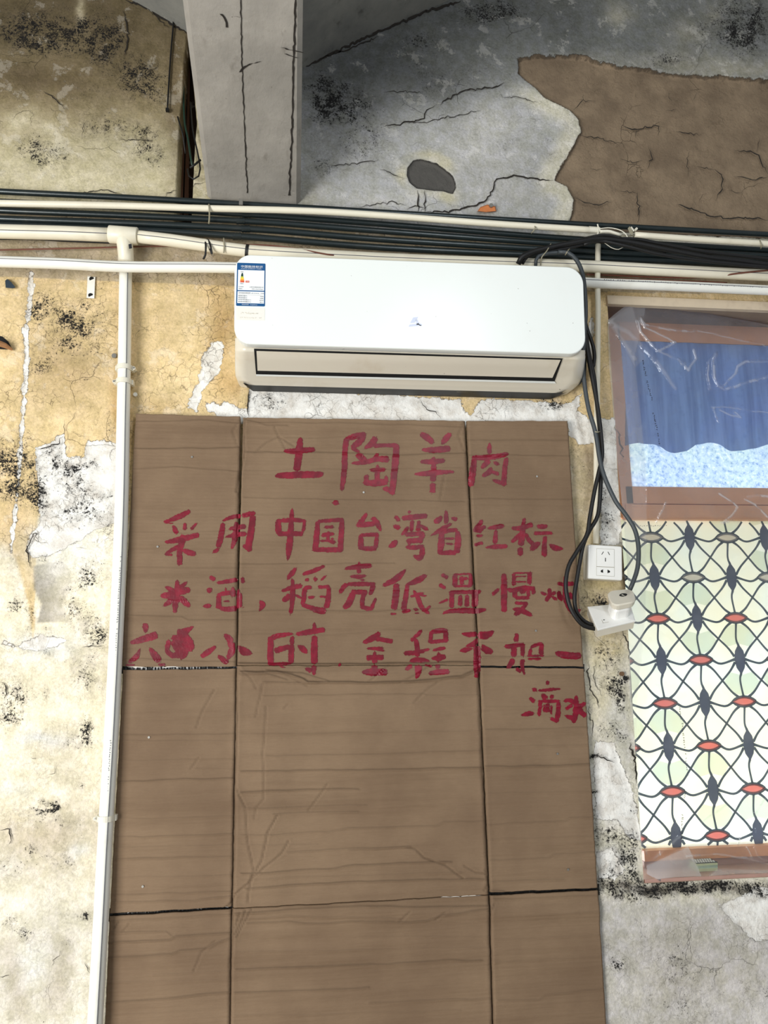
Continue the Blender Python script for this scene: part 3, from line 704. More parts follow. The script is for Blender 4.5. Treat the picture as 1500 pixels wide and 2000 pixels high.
tube_thing('wire', [(372,200,.02),(376,250,-.012),(382,280,-.02),(388,308,-.022),(391,330,-.024),(388,344,-.024),(378,350,-.024),(369,344,-.02),(366,330,-.012)], .0022, 'black', 'thin black wire bent in a hanging loop beside the beam', 'wire')
tube_thing('wire', [(371,328,-.03),(380,322,-.032),(392,312,-.034)], .003, 'black', 'short cut black wire end crossing the hanging loop', 'wire')
tube_thing('wire', [(347,228,-.008),(351,242,-.012),(357,262,-.01),(362,300,0.01)], .0022, 'black', 'black wire stub poking out left of the timber post', 'wire')
tube_thing('wire', [(342,-30,-.01),(339,40,-.008),(334,100,-.007),(330,160,-.007),(327,213,-.008)], .0024, 'black', 'thin black wire hanging straight down the upper left wall', 'wire')
mb = MB(); mb.box(P(327,215,-.009), (.0045, .004, .0045)); mb.build('knot', M['black'], bpy.data.objects['wire.004'] if 'wire.004' in bpy.data.objects else None)

# ------------------------------------------------------------------ conduits and pipes
def conduit(pts, label, couplings=(), r=.0080, depth=-.03):
    p = [(a[0], a[1], a[2] if len(a) > 2 else depth) for a in pts]
    w_ = px_path(p, 40.); loc = tuple(w_[0])
    e = empty('metal_conduit', loc, label, 'pipe', None)
    mb = MB(); mb.tube(w_, r, 12); mb.build('tube', M['steel'], e, True)
    for cx in couplings:
        k = np.interp(cx, [a[0] for a in p], [a[1] for a in p]); d = np.interp(cx, [a[0] for a in p], [a[2] for a in p])
        mb = MB()
        for dx in (-6, 0, 6):
            mb.tube(PA(np.array([cx + dx - 2.2, cx + dx + 2.2]), np.array([k, k]), np.array([d, d])), r * 1.18, 12)
        mb.tube(PA(np.array([cx - 8, cx + 8]), np.array([k, k]), np.array([d, d])), r * 1.08, 12)
        mb.build('coupling', M['steel'], e)
    return e
conduit([(-90,367),(0,374),(250,386),(480,399),(620,407),(750,415),(1100,436),(1500,458),(1620,465)], 'uppermost dark metal conduit running just above the thin cream pipe')
conduit([(-90,390),(0,394),(250,405),(500,420),(750,438),(1100,465),(1500,489),(1620,496)], 'dark metal conduit directly under the thin cream pipe', (482,), depth=-.026)
conduit([(-90,404),(0,411),(250,421),(500,433),(750,452),(1100,477),(1500,500),(1620,507)], 'third dark metal conduit from the top of the bundle', (470,), depth=-.030)
conduit([(-90,421),(0,427),(250,436),(500,448),(750,468),(1100,489),(1500,509),(1620,516)], 'fourth dark metal conduit from the top of the bundle', (480,), r=.0084, depth=-.032)
conduit([(-90,432),(0,439),(290,450),(500,464),(750,484),(1100,501),(1500,520),(1620,527)], 'lowest dark metal conduit, emerging behind the pipe tee', (463,), r=.0088, depth=-.028)

def pvc(name, pts, r, label, mat='pvc', line=True, **kw):
    w_ = px_path(pts, 30.); e = empty(name, tuple(w_[0]), label, 'pipe')
    mb = MB(); mb.tube(w_, r, 20); mb.build('tube', M[mat], e, True)
    if line:
        q = cr([(a[0], a[1], a[2]) for a in pts], 30.); w2 = PA(q[:, 0] + kw.get('dx', 0), q[:, 1] + kw.get('dy', 0), q[:, 2] - r * .97)
        mb = MB(); mb.tube(w2, .0011, 5); mb.build('printed_line', M['ink'], e)
    return e
e1 = pvc('plastic_pipe', [(-60,395,-.062),(0,397,-.062),(200,401,-.062),(400,407,-.062),(600,412,-.062),(750,421,-.062),(950,436,-.062),(1168,450,-.062)], .0088, 'thin cream plastic pipe on the left, ending at the torn wires', line=False)
mb = MB(); mb.tube(PA(np.array([1150, 1170]), np.array([448.5, 450]), np.array([-.062, -.062])), .0094, 12); mb.tube(PA(np.array([1167,1169,1168,1165]), np.array([438, 446, 456, 462]), np.full(4, -.07)), .002, 6); mb.build('torn_end', M['clamp'], e1)
e2 = pvc('plastic_pipe', [(1239,459,-.062),(1300,463,-.062),(1400,470,-.062),(1500,476,-.062),(1620,484,-.062)], .0088, 'thin cream plastic pipe on the right, beginning at the torn wires', line=False)
mb = MB()
for k, (a, b) in enumerate((((1238, 452), (1232, 444)), ((1240, 450), (1244, 446)))):
    mb.tube(PA(np.array([a[0], b[0]]), np.array([a[1], b[1]]), np.full(2, -.072)), .0035, 6)
mb.build('torn_end', M['clamp'], e2)
for i, (pts_, r_, m_, lb) in enumerate([
    ([(1168,447,-.07),(1190,445,-.072),(1210,449,-.074),(1222,457,-.075),(1227,468,-.074)], .0014, 'clamp', 'cream stripped wire arching over the gap between the thin pipes'),
    ([(1172,452,-.068),(1190,452,-.07),(1206,457,-.07),(1213,459,-.068)], .0045, 'clamp', 'thick taped white wire joint between the thin pipes'),
    ([(1213,460,-.068),(1225,461,-.068),(1238,460,-.066)], .002, 'tie', 'tan wire entering the right thin pipe end'),
    ([(1212,456,-.066),(1225,456,-.064),(1240,456,-.064)], .0014, 'clamp', 'pale wire just above the tan wire at the torn pipe'),
    ([(1180,474,-.07),(1195,484,-.075),(1208,487,-.076),(1218,482,-.072)], .0011, 'clamp', 'fine white wire sagging below the black cable knot')]):
    tube_thing('wire', pts_, r_, m_, lb, 'wire', step=4.)
mb = MB(); pquad(mb, [(1226,446),(1230,442),(1236,452),(1236,459),(1230,456)], -.078, -.07); tag(mb.build('tape_scrap', M['tie']), 'curled scrap of tape standing on the torn pipe end', 'tape')

# big pipe with tee and the vertical pipe
t1 = pvc('plastic_pipe', [(-60,450,-.058),(0,452,-.058),(120,455,-.058),(215,459,-.058)], .0182, 'thick cream water pipe left of the tee', dy=-3)
t2 = pvc('plastic_pipe', [(268,462,-.058),(330,469,-.058),(400,479,-.058),(480,490,-.058),(620,499,-.054),(800,508,-.05),(1000,515,-.05),(1145,520,-.05),(1300,528,-.05),(1500,538,-.05),(1620,543,-.05)], .0165, 'thick cream water pipe running right from the tee behind the air conditioner', dy=-4)
tee = empty('pipe_tee', P(240, 460, -.058), 'cream plastic tee joining the thick pipe and the vertical pipe', 'pipe fitting')
mb = MB(); mb.tube(PA(np.array([213., 214, 268, 269]), np.array([457.5, 457.6, 461.4, 461.5]), np.full(4, -.058)), [.0215, .0228, .0228, .0215], 24); mb.build('sleeve', M['pvc'], tee, True)
mb = MB(); mb.tube(px_path([(241,462,-.058),(244,480,-.052),(246,502,-.040),(246,512,-.036)], 4.), .0205, 20); mb.build('branch', M['pvc'], tee, True)
mb = MB(); pquad(mb, [(251,477),(257,476),(258,485),(252,486)], -.079, -.072); mb.build('sticker', M['blackink'], tee)
lw = pvc('plastic_pipe', [(-60,509,-.075),(0,511,-.075),(120,515,-.075),(240,521,-.075),(400,522,-.075),(458,523,-.07),(800,534,-.05),(1145,552,-.05),(1300,558,-.05),(1500,567,-.05),(1620,572,-.05)], .0142, 'white lower water pipe running level with the air conditioner top', 'pvc_white', dy=-6)
vp = pvc('plastic_pipe', [(246,500,-.03),(245,560,-.03),(243,700,-.03),(241,800,-.03),(237,1000,-.032),(229,1200,-.034),(217,1440,-.036),(205,1640,-.038),(194,1850,-.04),(185,2010,-.04),(175,2200,-.04),(165,2400,-.04)], .0165, 'vertical white plastic pipe beside the cardboard', 'pvc_white', dx=4)
# faint print on pipes
def print_dashes(p0, p1, y, n, size, parent, mat='ink', vertical=False, seed=1):
    r = random.Random(seed); mb = MB()
    for i in range(n):
        k = (i + .5) / n
        if r.random() < .12: continue
        x = p0[0] + (p1[0] - p0[0]) * k; yy = p0[1] + (p1[1] - p0[1]) * k
        for j in range(2):
            a = r.uniform(-1, 1) * size * .4; b = r.uniform(-1, 1) * size * .4; L = size * r.uniform(.25, .55)
            if r.random() < .5: q = [(x + a - L, yy + b - .5), (x + a + L, yy + b - .5), (x + a + L, yy + b + .4), (x + a - L, yy + b + .4)]
            else: q = [(x + a - .5, yy + b - L), (x + a + .4, yy + b - L), (x + a + .4, yy + b + L), (x + a - .5, yy + b + L)]
            mb.add([P(*c, y) for c in q], [(0, 1, 2, 3)])
    return mb.build('printed_marks', M[mat], parent)
print_dashes((236, 1085), (216, 1440), -.0505, 78, 2.2, vp, vertical=True)
print_dashes((216, 1445), (209, 1560), -.053, 26, 2.2, vp, vertical=True, seed=3)
print_dashes((1178, 546), (1490, 561), -.0655, 70, 1.8, lw, seed=5)

def pipe_clamp(cx, cy, y, rr, side, label, ang=0):
    e = empty('pipe_clamp', P(cx, cy, y), label, 'clamp')
    mb = MB(); s_ = mpp(cx, cy, y)
    n = 14; R = []
    for rad in (rr, rr + .0032):
        for zz in (-.0062, .0062):
            R.append([(rad, zz)])
    c = np.array(P(cx, cy, y)); rings = []
    for i in range(n):
        a = math.pi * i / (n - 1)
        u = np.array((-math.cos(a), -math.sin(a), 0))
        rings.append([c + u * rad + np.array((0, 0, zz)) for rad, zz in ((rr, -.0062), (rr + .0032, -.0062), (rr + .0032, .0062), (rr, .0062))])
    mb.loft(rings)
    for s1 in (-1, 1): mb.box(c + np.array((s1 * (rr + .003), rr * .55, 0)), (.0035, rr * .55, .0062))
    mb.build('band', M['clamp'], e, False)
    mb = MB(); c2 = c + np.array((side * (rr + .0075), .002, 0)); mb.tube([c2 + np.array((0, -.005, 0)), c2 + np.array((0, .012, 0))], .0045, 10); mb.build('lug', M['clamp'], e)
    mb = MB(); mb.tube([c2 + np.array((0, -.0075, 0)), c2 + np.array((0, .02, 0))], .0026, 8); mb.build('nail', M['metal'], e)
pipe_clamp(243, 719, -.03, .0165, 1, 'upper white clamp of the pair on the vertical pipe')
pipe_clamp(242, 746, -.03, .0165, -1, 'lower white clamp of the pair on the vertical pipe')
pipe_clamp(207, 1598, -.037, .0165, -1, 'single white clamp low on the vertical pipe')

# ties
def ring_tie(pts, label, r=.0013, mat='tie', name='zip_tie'):
    return tube_thing(name, pts, r, mat, label, 'tie', step=3.)
ring_tie([(408,399,-.070),(409,410,-.073),(409,425,-.058),(408,437,-.045)], 'pale zip tie round the thin cream pipe near the beam', .0022)
ring_tie([(437,465,-.07),(438,480,-.078),(437,494,-.07)], 'pale zip tie round the thick pipe left of the air conditioner', .0019)
ring_tie([(397,506,-.07),(401,498,-.075),(402,480,-.078),(401,470,-.068),(406,468,-.068),(411,480,-.078),(414,496,-.076),(410,486,-.078)], 'knotted black wire tied round the thick pipe', .0026, 'black', 'wire_tie')
mb = MB(); mb.tube([P(483,478,-.058), P(484,498,-.058)], .019, 16) if False else mb.tube(PA(np.array([480.,486]), np.array([490.,491]), np.full(2,-.058)), .0178, 20); tag(mb.build('rubber_ring', M['black']), 'black tape ring on the thick pipe above the air conditioner corner', 'tape')
ring_tie([(1076,476,-.095),(1068,490,-.11),(1058,503,-.11),(1056,518,-.09)], 'long pale zip tie holding the black cables above the air conditioner', .0016)
ring_tie([(1112,486,-.10),(1107,493,-.11),(1104,498,-.10)], 'short pale zip tie on the grey cable', .0018)
ring_tie([(1160,842,-.075),(1166,844,-.082),(1172,843,-.07)], 'thin pale tie round the grey cable beside the cardboard top', .0016)
ring_tie([(1484,470,-.07),(1487,478,-.073),(1486,486,-.06)], 'pale zip tie at the far right of the thin pipe', .0018)
ring_tie([(1043,440,-.066),(1046,444,-.072),(1041,452,-.07),(1038,456,-.06)], 'pale zip tie on the thin pipe above the air conditioner right half', .0016)
mb = MB(); mb.box(P(471, 399, -.05), (.005, .012, .009)); tag(mb.build('metal_bracket', M['metal']), 'small metal bracket on the top conduit under the beam', 'bracket')

# thin wires between the pipes
tube_thing('wire', [(-40,489,-.02),(100,486,-.02),(300,481,-.02),(480,478,-.03),(560,483,-.06),(640,497,-.07),(700,505,-.04)], .0022, 'brownwire', 'reddish brown wire running behind the thick pipe to the air conditioner', 'wire')
tube_thing('wire', [(-40,466,-.035),(60,466,-.035),(130,470,-.035),(230,474,-.035)], .0036, 'black', 'black cable under the thick pipe on the far left', 'cable')
tube_thing('wire', [(-40,500,-.018),(60,503,-.018),(100,507,-.018),(180,509,-.018)], .0018, 'brownwire', 'thin brown wire just above the white lower pipe on the left', 'wire')
tube_thing('wire', [(1146,536,-.03),(1200,538,-.03),(1300,542,-.03),(1390,541,-.045),(1440,534,-.068),(1500,528,-.07),(1600,520,-.07)], .0024, 'brownwire', 'brown wire crossing between the two white pipes on the right', 'wire')
tube_thing('wire', [(1146,543,-.028),(1250,546,-.028),(1350,549,-.028),(1420,552,-.028)], .0018, 'brownwire', 'second brown wire tucked over the lowest pipe on the right', 'wire')

# ------------------------------------------------------------------ air conditioner
ac = empty('air_conditioner', P(800, 640, 0), 'white wall-mounted air conditioner unit above the cardboard', 'air conditioner')
def lerp(a, b, t): return a + (b - a) * t
def quadmap(q, u, v):
    """q: TL TR BR BL px corners"""
    top = [lerp(q[0][i], q[1][i], u) for i in (0, 1)]; bot = [lerp(q[3][i], q[2][i], u) for i in (0, 1)]
    return lerp(top[0], bot[0], v), lerp(top[1], bot[1], v)
def rrect(ru, rv, n=8):
    out = []
    for cx, cy, a0 in ((1 - ru, rv, -90), (1 - ru, 1 - rv, 0), (ru, 1 - rv, 90), (ru, rv, 180)):
        for i in range(n + 1):
            a = math.radians(a0 + 90 * i / n); out.append((cx + ru * math.cos(a), cy + rv * math.sin(a)))
    return out
PQ = [(458, 496), (1139, 522), (1145, 692), (457, 671)]
def panel_ring(inset, y, ru=.046, rv=.19):
    c = rrect(ru, rv); res = []
    for u, v in c:
        u2 = .5 + (u - .5) * (1 - inset / 342.); v2 = .5 + (v - .5) * (1 - inset / 88.)
        res.append(P(*quadmap(PQ, u2, v2), y))
    return res
yf = -.205
mb = MB(); mb.loft([[tuple(np.array(p) * 1.0 + np.array((0, yy, 0))) for p in panel_ring(ins, yf)] for ins, yy in ((0.5, .022), (0, .018), (0, .004), (.6, .0012), (1.8, 0))], cap0=False)
mb.build('front_panel', M['ac'], ac)
# housing
mb = MB()
base = [np.array(p) for p in panel_ring(2.5, yf)]
mb.loft([[tuple(p + np.array((0, yy, 0))) for p in base] for yy in (.195, .03, .02)], cap0=True, cap1=True)
mb.build('housing', M['ac_low'], ac, False)
# lower housing: profile rows (left px, right px, depth)
prof = [((459, 660), (1143, 684), -.180), ((459, 684), (1143, 701), -.176), ((459, 700), (1141, 716), -.150), ((459, 722), (1137, 737), -.108), ((460, 734), (1131, 750), -.085), ((465, 744), (1120, 760), -.066), ((480, 752), (1100, 768), -.048)]
nu = 60
def low_pt(u, v):
    k = v * (len(prof) - 1); i = min(int(k), len(prof) - 2); t_ = k - i
    a, b = prof[i], prof[i + 1]
    L = [lerp(a[0][j], b[0][j], t_) for j in (0, 1)]; R = [lerp(a[1][j], b[1][j], t_) for j in (0, 1)]; y = lerp(a[2], b[2], t_)
    e = min(u, 1 - u) * 683; y2 = y + .022 * max(0, 1 - e / 22.) ** 2
    return lerp(L[0], R[0], u), lerp(L[1], R[1], u), y2
us = np.concatenate([np.linspace(0, .04, 10)[:-1], np.linspace(.04, .96, nu), np.linspace(.96, 1, 10)[1:]])
vs_ = np.linspace(0, 1, 31)
G = np.array([[low_pt(u, v) for u in us] for v in vs_])
pts = PA(G[..., 0], G[..., 1], G[..., 2])
# side returns to the wall
Lc = pts[:, :1].copy(); Rc = pts[:, -1:].copy(); Lc[..., 1] = -.003; Rc[..., 1] = -.003; Rc[..., 0] -= .004; Lc[..., 0] += .004
pts = np.concatenate([Lc, pts, Rc], 1)
grid_obj('lower_housing', pts, M['ac_low'], ac)
# dark grille underneath
a = [P(476, 748, -.058), P(1108, 765, -.058), P(1098, 768, -.047), P(1068, 777, -.006), P(494, 762, -.006), P(482, 752, -.047)]
mb = MB(); mb.add([P(480, 752, -.048), P(1100, 768, -.048), P(1074, 780, -.002), P(494, 764, -.002)], [(0, 3, 2, 1)])
mb.add([P(474, 748, -.055), P(480, 752, -.048), P(494, 764, -.002), P(478, 752, -.004)], [(0, 3, 2, 1)])
mb.add([P(1100, 768, -.048), P(1108, 765, -.055), P(1092, 774, -.004), P(1074, 780, -.002)], [(0, 3, 2, 1)])
mb.build('base_grille', M['ac_dark'], ac)
mb = MB()
for x0_, x1_ in ((892, 922), (930, 982), (990, 1045)):
    q = [(x0_, 764 + (x0_ - 892) * .022), (x1_, 764 + (x1_ - 892) * .022), (x1_ - 2, 771 + (x1_ - 892) * .022), (x0_ - 3, 771 + (x0_ - 892) * .022)]
    def bp(x, y): return tuple(np.array(P(x, y, -.04 + .035 * (y - 764 - (x - 892) * .022) / 8)) - np.array((0, .0, .0015)))
    for i in range(4):
        A_, B_ = np.array(q[i]), np.array(q[(i + 1) % 4]); N_ = np.array((-(B_ - A_)[1], (B_ - A_)[0])); N_ = N_ / np.linalg.norm(N_) * .8
        mb.add([bp(*A_), bp(*B_), bp(*(B_ + N_)), bp(*(A_ + N_))], [(0, 1, 2, 3)])
    if x0_ > 900:
        for kx in np.arange(x0_ + 5, x1_ - 5, 4.5): mb.add([bp(kx, 767 + (kx - 892) * .022), bp(kx + 2.6, 767 + (kx - 892) * .022), bp(kx + 2.6, 769 + (kx - 892) * .022), bp(kx, 769 + (kx - 892) * .022)], [(0, 1, 2, 3)])
mb.build('rating_stickers', M['tie'], ac)
# louvre: dark gap, then the flap in front of it
def low_px(px, py, off):
    """point on the lower housing seen at px,py"""
    t_ = (px - 459) / 684.
    ys = [a[0][1] + (a[1][1] - a[0][1]) * t_ for a in prof]
    return P(px, py, np.interp(py, ys, [a[2] for a in prof]) - off)
def low_strip(mb, top, bot, off, n=40, m=8):
    rows = []
    for j in range(m + 1):
        row = []
        for i in range(n + 1):
            s_ = i / n; a = lerp(np.array(top[0]), np.array(top[1]), s_); b = lerp(np.array(bot[0]), np.array(bot[1]), s_)
            c = lerp(a, b, j / m); row.append(low_px(c[0], c[1], off))
        rows.append(row)
    vs = [p for r in rows for p in r]; k = n + 1
    mb.add(vs, [(j * k + i, (j + 1) * k + i, (j + 1) * k + i + 1, j * k + i + 1) for j in range(m) for i in range(n)])
mb = MB(); low_strip(mb, ((496, 681), (1099, 700)), ((500, 731), (1083, 745)), .003); mb.build('air_gap', M['gap'], ac)
mb = MB(); low_strip(mb, ((501, 685.5), (1095, 703)), ((503, 724), (1079, 738)), .0075); fl = mb.build('flap', M['ac_low'], ac, True)
mb = MB(); low_strip(mb, ((500, 731), (1083, 745)), ((500, 734.5), (1086, 749)), .005, 40, 2); mb.build('sill_lip', M['ac'], ac)
# ghost mark on the panel
M['ghost'] = simple('pale_blue_grey_residue', S(206, 214, 234), .35, var=.03)
mb = MB()
for q in ([(807,620),(817,619),(810,630),(801,631)], [(812,625),(816,624),(818,633),(814,635)], [(800,634),(816,632),(824,636),(798,638)], [(818,630),(825,634),(822,637),(815,633)]):
    mb.add([P(x, y, yf - .0004) for x, y in q], [(0, 1, 2, 3)])
mb.build('worn_emblem', M['ghost'], ac)
# energy label
LQ = [(463.2, 513), (518.6, 514.8), (517.5, 598.5), (461, 597.3)]
lab = []
def lp(u, v, off): return P(*quadmap(LQ, u, v), yf - off)
def lrect(mb, u0, v0, u1, v1, off): mb.add([lp(u0, v0, off), lp(u1, v0, off), lp(u1, v1, off), lp(u0, v1, off)], [(0, 3, 2, 1)])
M['lblue'] = simple('label_blue', S(16, 82, 136), .4, var=.02); M['lwhite'] = simple('label_white', S(240, 244, 246), .4, var=.01)
M['lgreen'] = simple('label_green', S(24, 60, 48), .4); M['llime'] = simple('label_lime', S(190, 200, 70), .4)
M['lyellow'] = simple('label_yellow', S(244, 206, 70), .4); M['lorange'] = simple('label_orange', S(240, 160, 60), .4); M['lred'] = simple('label_red', S(222, 96, 62), .4)
M['lghost'] = simple('peeled_label_residue', S(236, 234, 226), .6, var=.03)
mb = MB(); mb.loft([[lp(.5 + (u - .5), .5 + (v - .5), o_) for u, v in rrect(.035, .025, 4)] for o_ in (0.0001, .0006)]); lb = mb.build('energy_label', M['lblue'], ac)
def sub(name, mat, rects, off):
    mb = MB()
    for r_ in rects: lrect(mb, *r_, off)
    return mb.build(name, M[mat], lb)
sub('white_field', 'lwhite', [(.04, .165, .965, .635), (.04, .66, .965, .935)], .0009)
sub('grade_bar', 'lgreen', [(.165, .235, .215, .265), (.15, .265, .225, .315)], .0012)
sub('grade_bar', 'llime', [(.14, .315, .235, .345)], .0012)
sub('grade_bar', 'lyellow', [(.13, .345, .25, .38)], .0012)
sub('grade_bar', 'lorange', [(.125, .38, .255, .41)], .0012)
sub('grade_bar', 'lred', [(.115, .41, .265, .455), (.31, .41, .44, .455)], .0012)
sub('divider', 'tie', [(.07, .737, .93, .741)], .0012)
def ltext(txt, u, v, h, mat, width=None, align='LEFT'):
    cu = bpy.data.curves.new('t', 'FONT'); cu.body = txt; cu.size = 1.0; cu.align_x = align
    o = bpy.data.objects.new('t', cu); col.objects.link(o)
    bpy.context.view_layer.update()
    me = bpy.data.meshes.new_from_object(o.evaluated_get(bpy.context.evaluated_depsgraph_get()))
    bpy.data.objects.remove(o)
    vv = np.array([x.co[:] for x in me.vertices]); fc = [tuple(p.vertices) for p in me.polygons]
    bpy.data.meshes.remove(me)
    if not len(vv): return [], []
    asp = 84.0 / 55.5
    sx = h * asp * .95
    if width: sx = width / (vv[:, 0].max() - vv[:, 0].min())
    return [lp(u + x * sx, v - y * h, .0015) for x, y, _ in vv], fc
def texts(name, mat, items):
    mb = MB()
    for it in items:
        v_, f_ = ltext(*it[:4], None, *(it[4:] if len(it) > 4 else ())); mb.add(v_, f_)
    return tag(mb.build(name, M[mat], lb), kind='stuff')
texts('white_lettering', 'lwhite', [('中国能效标识', .13, .105, .062, .76), ('CHINA ENERGY LABEL', .14, .138, .024, .73), ('能效信息查询请扫码', .20, .974, .024, .24), ('energylabel.gov', .48, .974, .024, .26),
    ('5', .125, .446, .03), ('5 级', .335, .446, .034)])
texts('black_lettering', 'blackink', [('耗能低', .13, .218, .024, .10), ('耗能高', .125, .492, .024, .11), ('生产者名称', .07, .562, .024, .17), ('规格型号', .07, .607, .024, .13),
    ('上海市空调制造有限公司', .44, .565, .026, .49), ('KFR-35GW/BpA', .53, .61, .026, .40), ('全年能源消耗效率', .07, .708, .030, .42), ('(APF)  [W·h/(W·h)]', .52, .708, .024, .26), ('3.30', .84, .71, .030, .11),
    ('额定制冷量(W)', .07, .775, .028, .30), ('额定制热量(W)', .07, .820, .028, .30), ('制冷季节耗电量(kW·h)', .07, .865, .028, .44), ('制热季节耗电量(kW·h)', .07, .910, .028, .44),
    ('3500', .82, .782, .028, .12), ('5000', .82, .828, .028, .12), ('872.0', .81, .872, .028, .13), ('481.5', .81, .917, .028, .13)])
mb = MB(); LQ2 = [(461, 600), (517.5, 601.4), (517, 626), (461.5, 624.6)]
mb.add([P(*quadmap(LQ2, u, v), yf - .0004) for u, v in ((0, 0), (1, 0), (1, 1), (0, 1))], [(0, 3, 2, 1)]); gl_ = mb.build('peeled_label', M['lghost'], ac)
print_dashes((470, 611), (512, 612.5), yf - .0008, 12, 3.0, gl_, 'tie', seed=8); print_dashes((468, 620), (512, 621), yf - .0008, 12, 2.2, gl_, 'tie', seed=9)
for o_ in gl_.children: o_.name = 'faded_print'; o_.data.materials[0] = simple('faded_print', S(222, 216, 200), .6)

# ------------------------------------------------------------------ cables on the right
tube_thing('power_cable', [(1012,516,-.09),(1018,503,-.10),(1040,492,-.10),(1080,482,-.10),(1130,472,-.10),(1170,466,-.098),(1230,473,-.095),(1300,487,-.095),(1380,502,-.095),(1440,509,-.095),(1500,517,-.095),(1600,528,-.095)], .0072, 'black', 'thick black cable arching over the air conditioner toward the right', 'cable')
tube_thing('power_cable', [(1020,515,-.082),(1030,501,-.088),(1060,492,-.09),(1110,484,-.09),(1165,471,-.088),(1235,467,-.085),(1290,476,-.085),(1380,492,-.085),(1500,506,-.085),(1600,516,-.085)], .0052, 'black', 'second black cable running behind the thick arching one', 'cable')
tube_thing('power_cable', [(1140,478,-.092),(1168,470,-.094),(1220,480,-.1),(1290,497,-.1),(1380,510,-.1),(1500,522,-.1),(1600,532,-.1)], .005, 'black', 'lowest of the black cables sagging right of the knot', 'cable')
tube_thing('power_cable', [(1140,466,-.075),(1180,459,-.08),(1215,466,-.084),(1240,478,-.085),(1300,494,-.085)], .004, 'black', 'short black cable bowed over the knot by the torn wires', 'cable')
tube_thing('power_cable', [(1046,520,-.08),(1047,508,-.085),(1052,500,-.088),(1075,494,-.09),(1105,493,-.095)], .005, 'darkgrey', 'grey cable stub rising behind the air conditioner top', 'cable')
tube_thing('power_cable', [(1090,492,-.10),(1110,494,-.105),(1126,508,-.11),(1137,532,-.11),(1142,565,-.11),(1144,610,-.10),(1141,660,-.09),(1138,710,-.08),(1143,760,-.075),(1150,800,-.075),(1163,845,-.075),(1172,900,-.075),(1182,935,-.08),(1203,980,-.085),(1222,1005,-.09),(1240,1035,-.095),(1247,1070,-.1),(1245,1110,-.1),(1234,1143,-.1),(1230,1152,-.098)], .0058, 'darkgrey', 'long dark grey cable curving down to the white plug', 'cable')
tube_thing('power_cable', [(1136,600,-.05),(1146,640,-.045),(1158,675,-.045),(1161,700,-.045),(1156,722,-.045),(1148,700,-.05),(1146,690,-.055)], .0052, 'black', 'black cable bulging right of the air conditioner side', 'cable')
tube_thing('power_cable', [(1140,640,-.062),(1146,680,-.062),(1152,715,-.062),(1160,755,-.062),(1168,800,-.064),(1174,850,-.068),(1176,890,-.07),(1170,920,-.07),(1161,960,-.07),(1152,1010,-.07),(1146,1045,-.07),(1125,1080,-.07),(1111,1105,-.07),(1105,1140,-.07),(1110,1175,-.07),(1122,1202,-.07),(1140,1222,-.068),(1162,1228,-.066)], .0056, 'black', 'black cable crossing over the cardboard edge to the tilted socket box', 'cable')
tube_thing('power_cable', [(1144,650,-.052),(1152,700,-.052),(1160,735,-.052),(1166,790,-.054),(1172,850,-.058),(1174,905,-.062),(1173,950,-.062),(1168,1005,-.062),(1152,1035,-.062),(1140,1062,-.062),(1133,1095,-.062),(1127,1130,-.062),(1122,1165,-.062),(1126,1195,-.06),(1142,1214,-.058),(1160,1222,-.056)], .0056, 'black', 'black cable looping just left of the wall socket', 'cable')
tube_thing('power_cable', [(1095,762,-.04),(1115,754,-.045),(1130,748,-.045),(1140,738,-.04),(1142,700,-.03)], .0055, 'darkgrey', 'dark cable curling under the air conditioner right corner', 'cable')
cdt = pvc('plastic_pipe', [(1168,478,-.04),(1167,560,-.04),(1168,600,-.038),(1167,700,-.03),(1166,800,-.025),(1165,900,-.022),(1165,980,-.02),(1164,1062,-.02)], .0078, 'thin vertical cream conduit dropping to the wall socket', line=False)

# ------------------------------------------------------------------ wall socket
so = empty('wall_socket', P(1182, 1098, 0), 'square white wall socket on the right at the foot of the thin conduit', 'socket')
fq = [(1149, 1063), (1215, 1067), (1216, 1134), (1149, 1130)]
def ring_px(q, ins, y, r=.05):
    return [P(*quadmap(q, .5 + (u - .5) * (1 - ins), .5 + (v - .5) * (1 - ins)), y) for u, v in rrect(r, r, 3)]
A3 = np.array(ring_px(fq, 0, -.038)); rings = []
for yy in (-.002, -.030): rings.append([(p[0], yy, p[2]) for p in A3])
mb = MB(); mb.loft(rings); mb.build('back_box', M['socket_side'], so)
mb = MB(); mb.loft([[(p[0], -.030, p[2]) for p in A3], [(p[0], -.035, p[2]) for p in A3], ring_px(fq, .03, -.038), ring_px(fq, .08, -.0385)]); mb.build('cover_plate', M['socket'], so)
for q in ([(1165.5,1071.5),(1199.5,1073.3),(1199.7,1107.6),(1165.3,1106)], [(1165.3,1107),(1199.7,1108.6),(1199.8,1125.6),(1165.3,1123.6)]):
    mb = MB(); mb.add([P(x, y, -.0388) for x, y in quad_out] if False else [P(x + dx, y + dy, -.0387) for (x, y), dx, dy in zip(q, (-.5, .5, .5, -.5), (-.5, -.5, .5, .5))], [(0, 3, 2, 1)]); mb.build('seam', M['tie'], so)
    mb = MB(); pquad(mb, q, -.0396, -.0380); mb.build('outlet_insert', M['socket'], so)
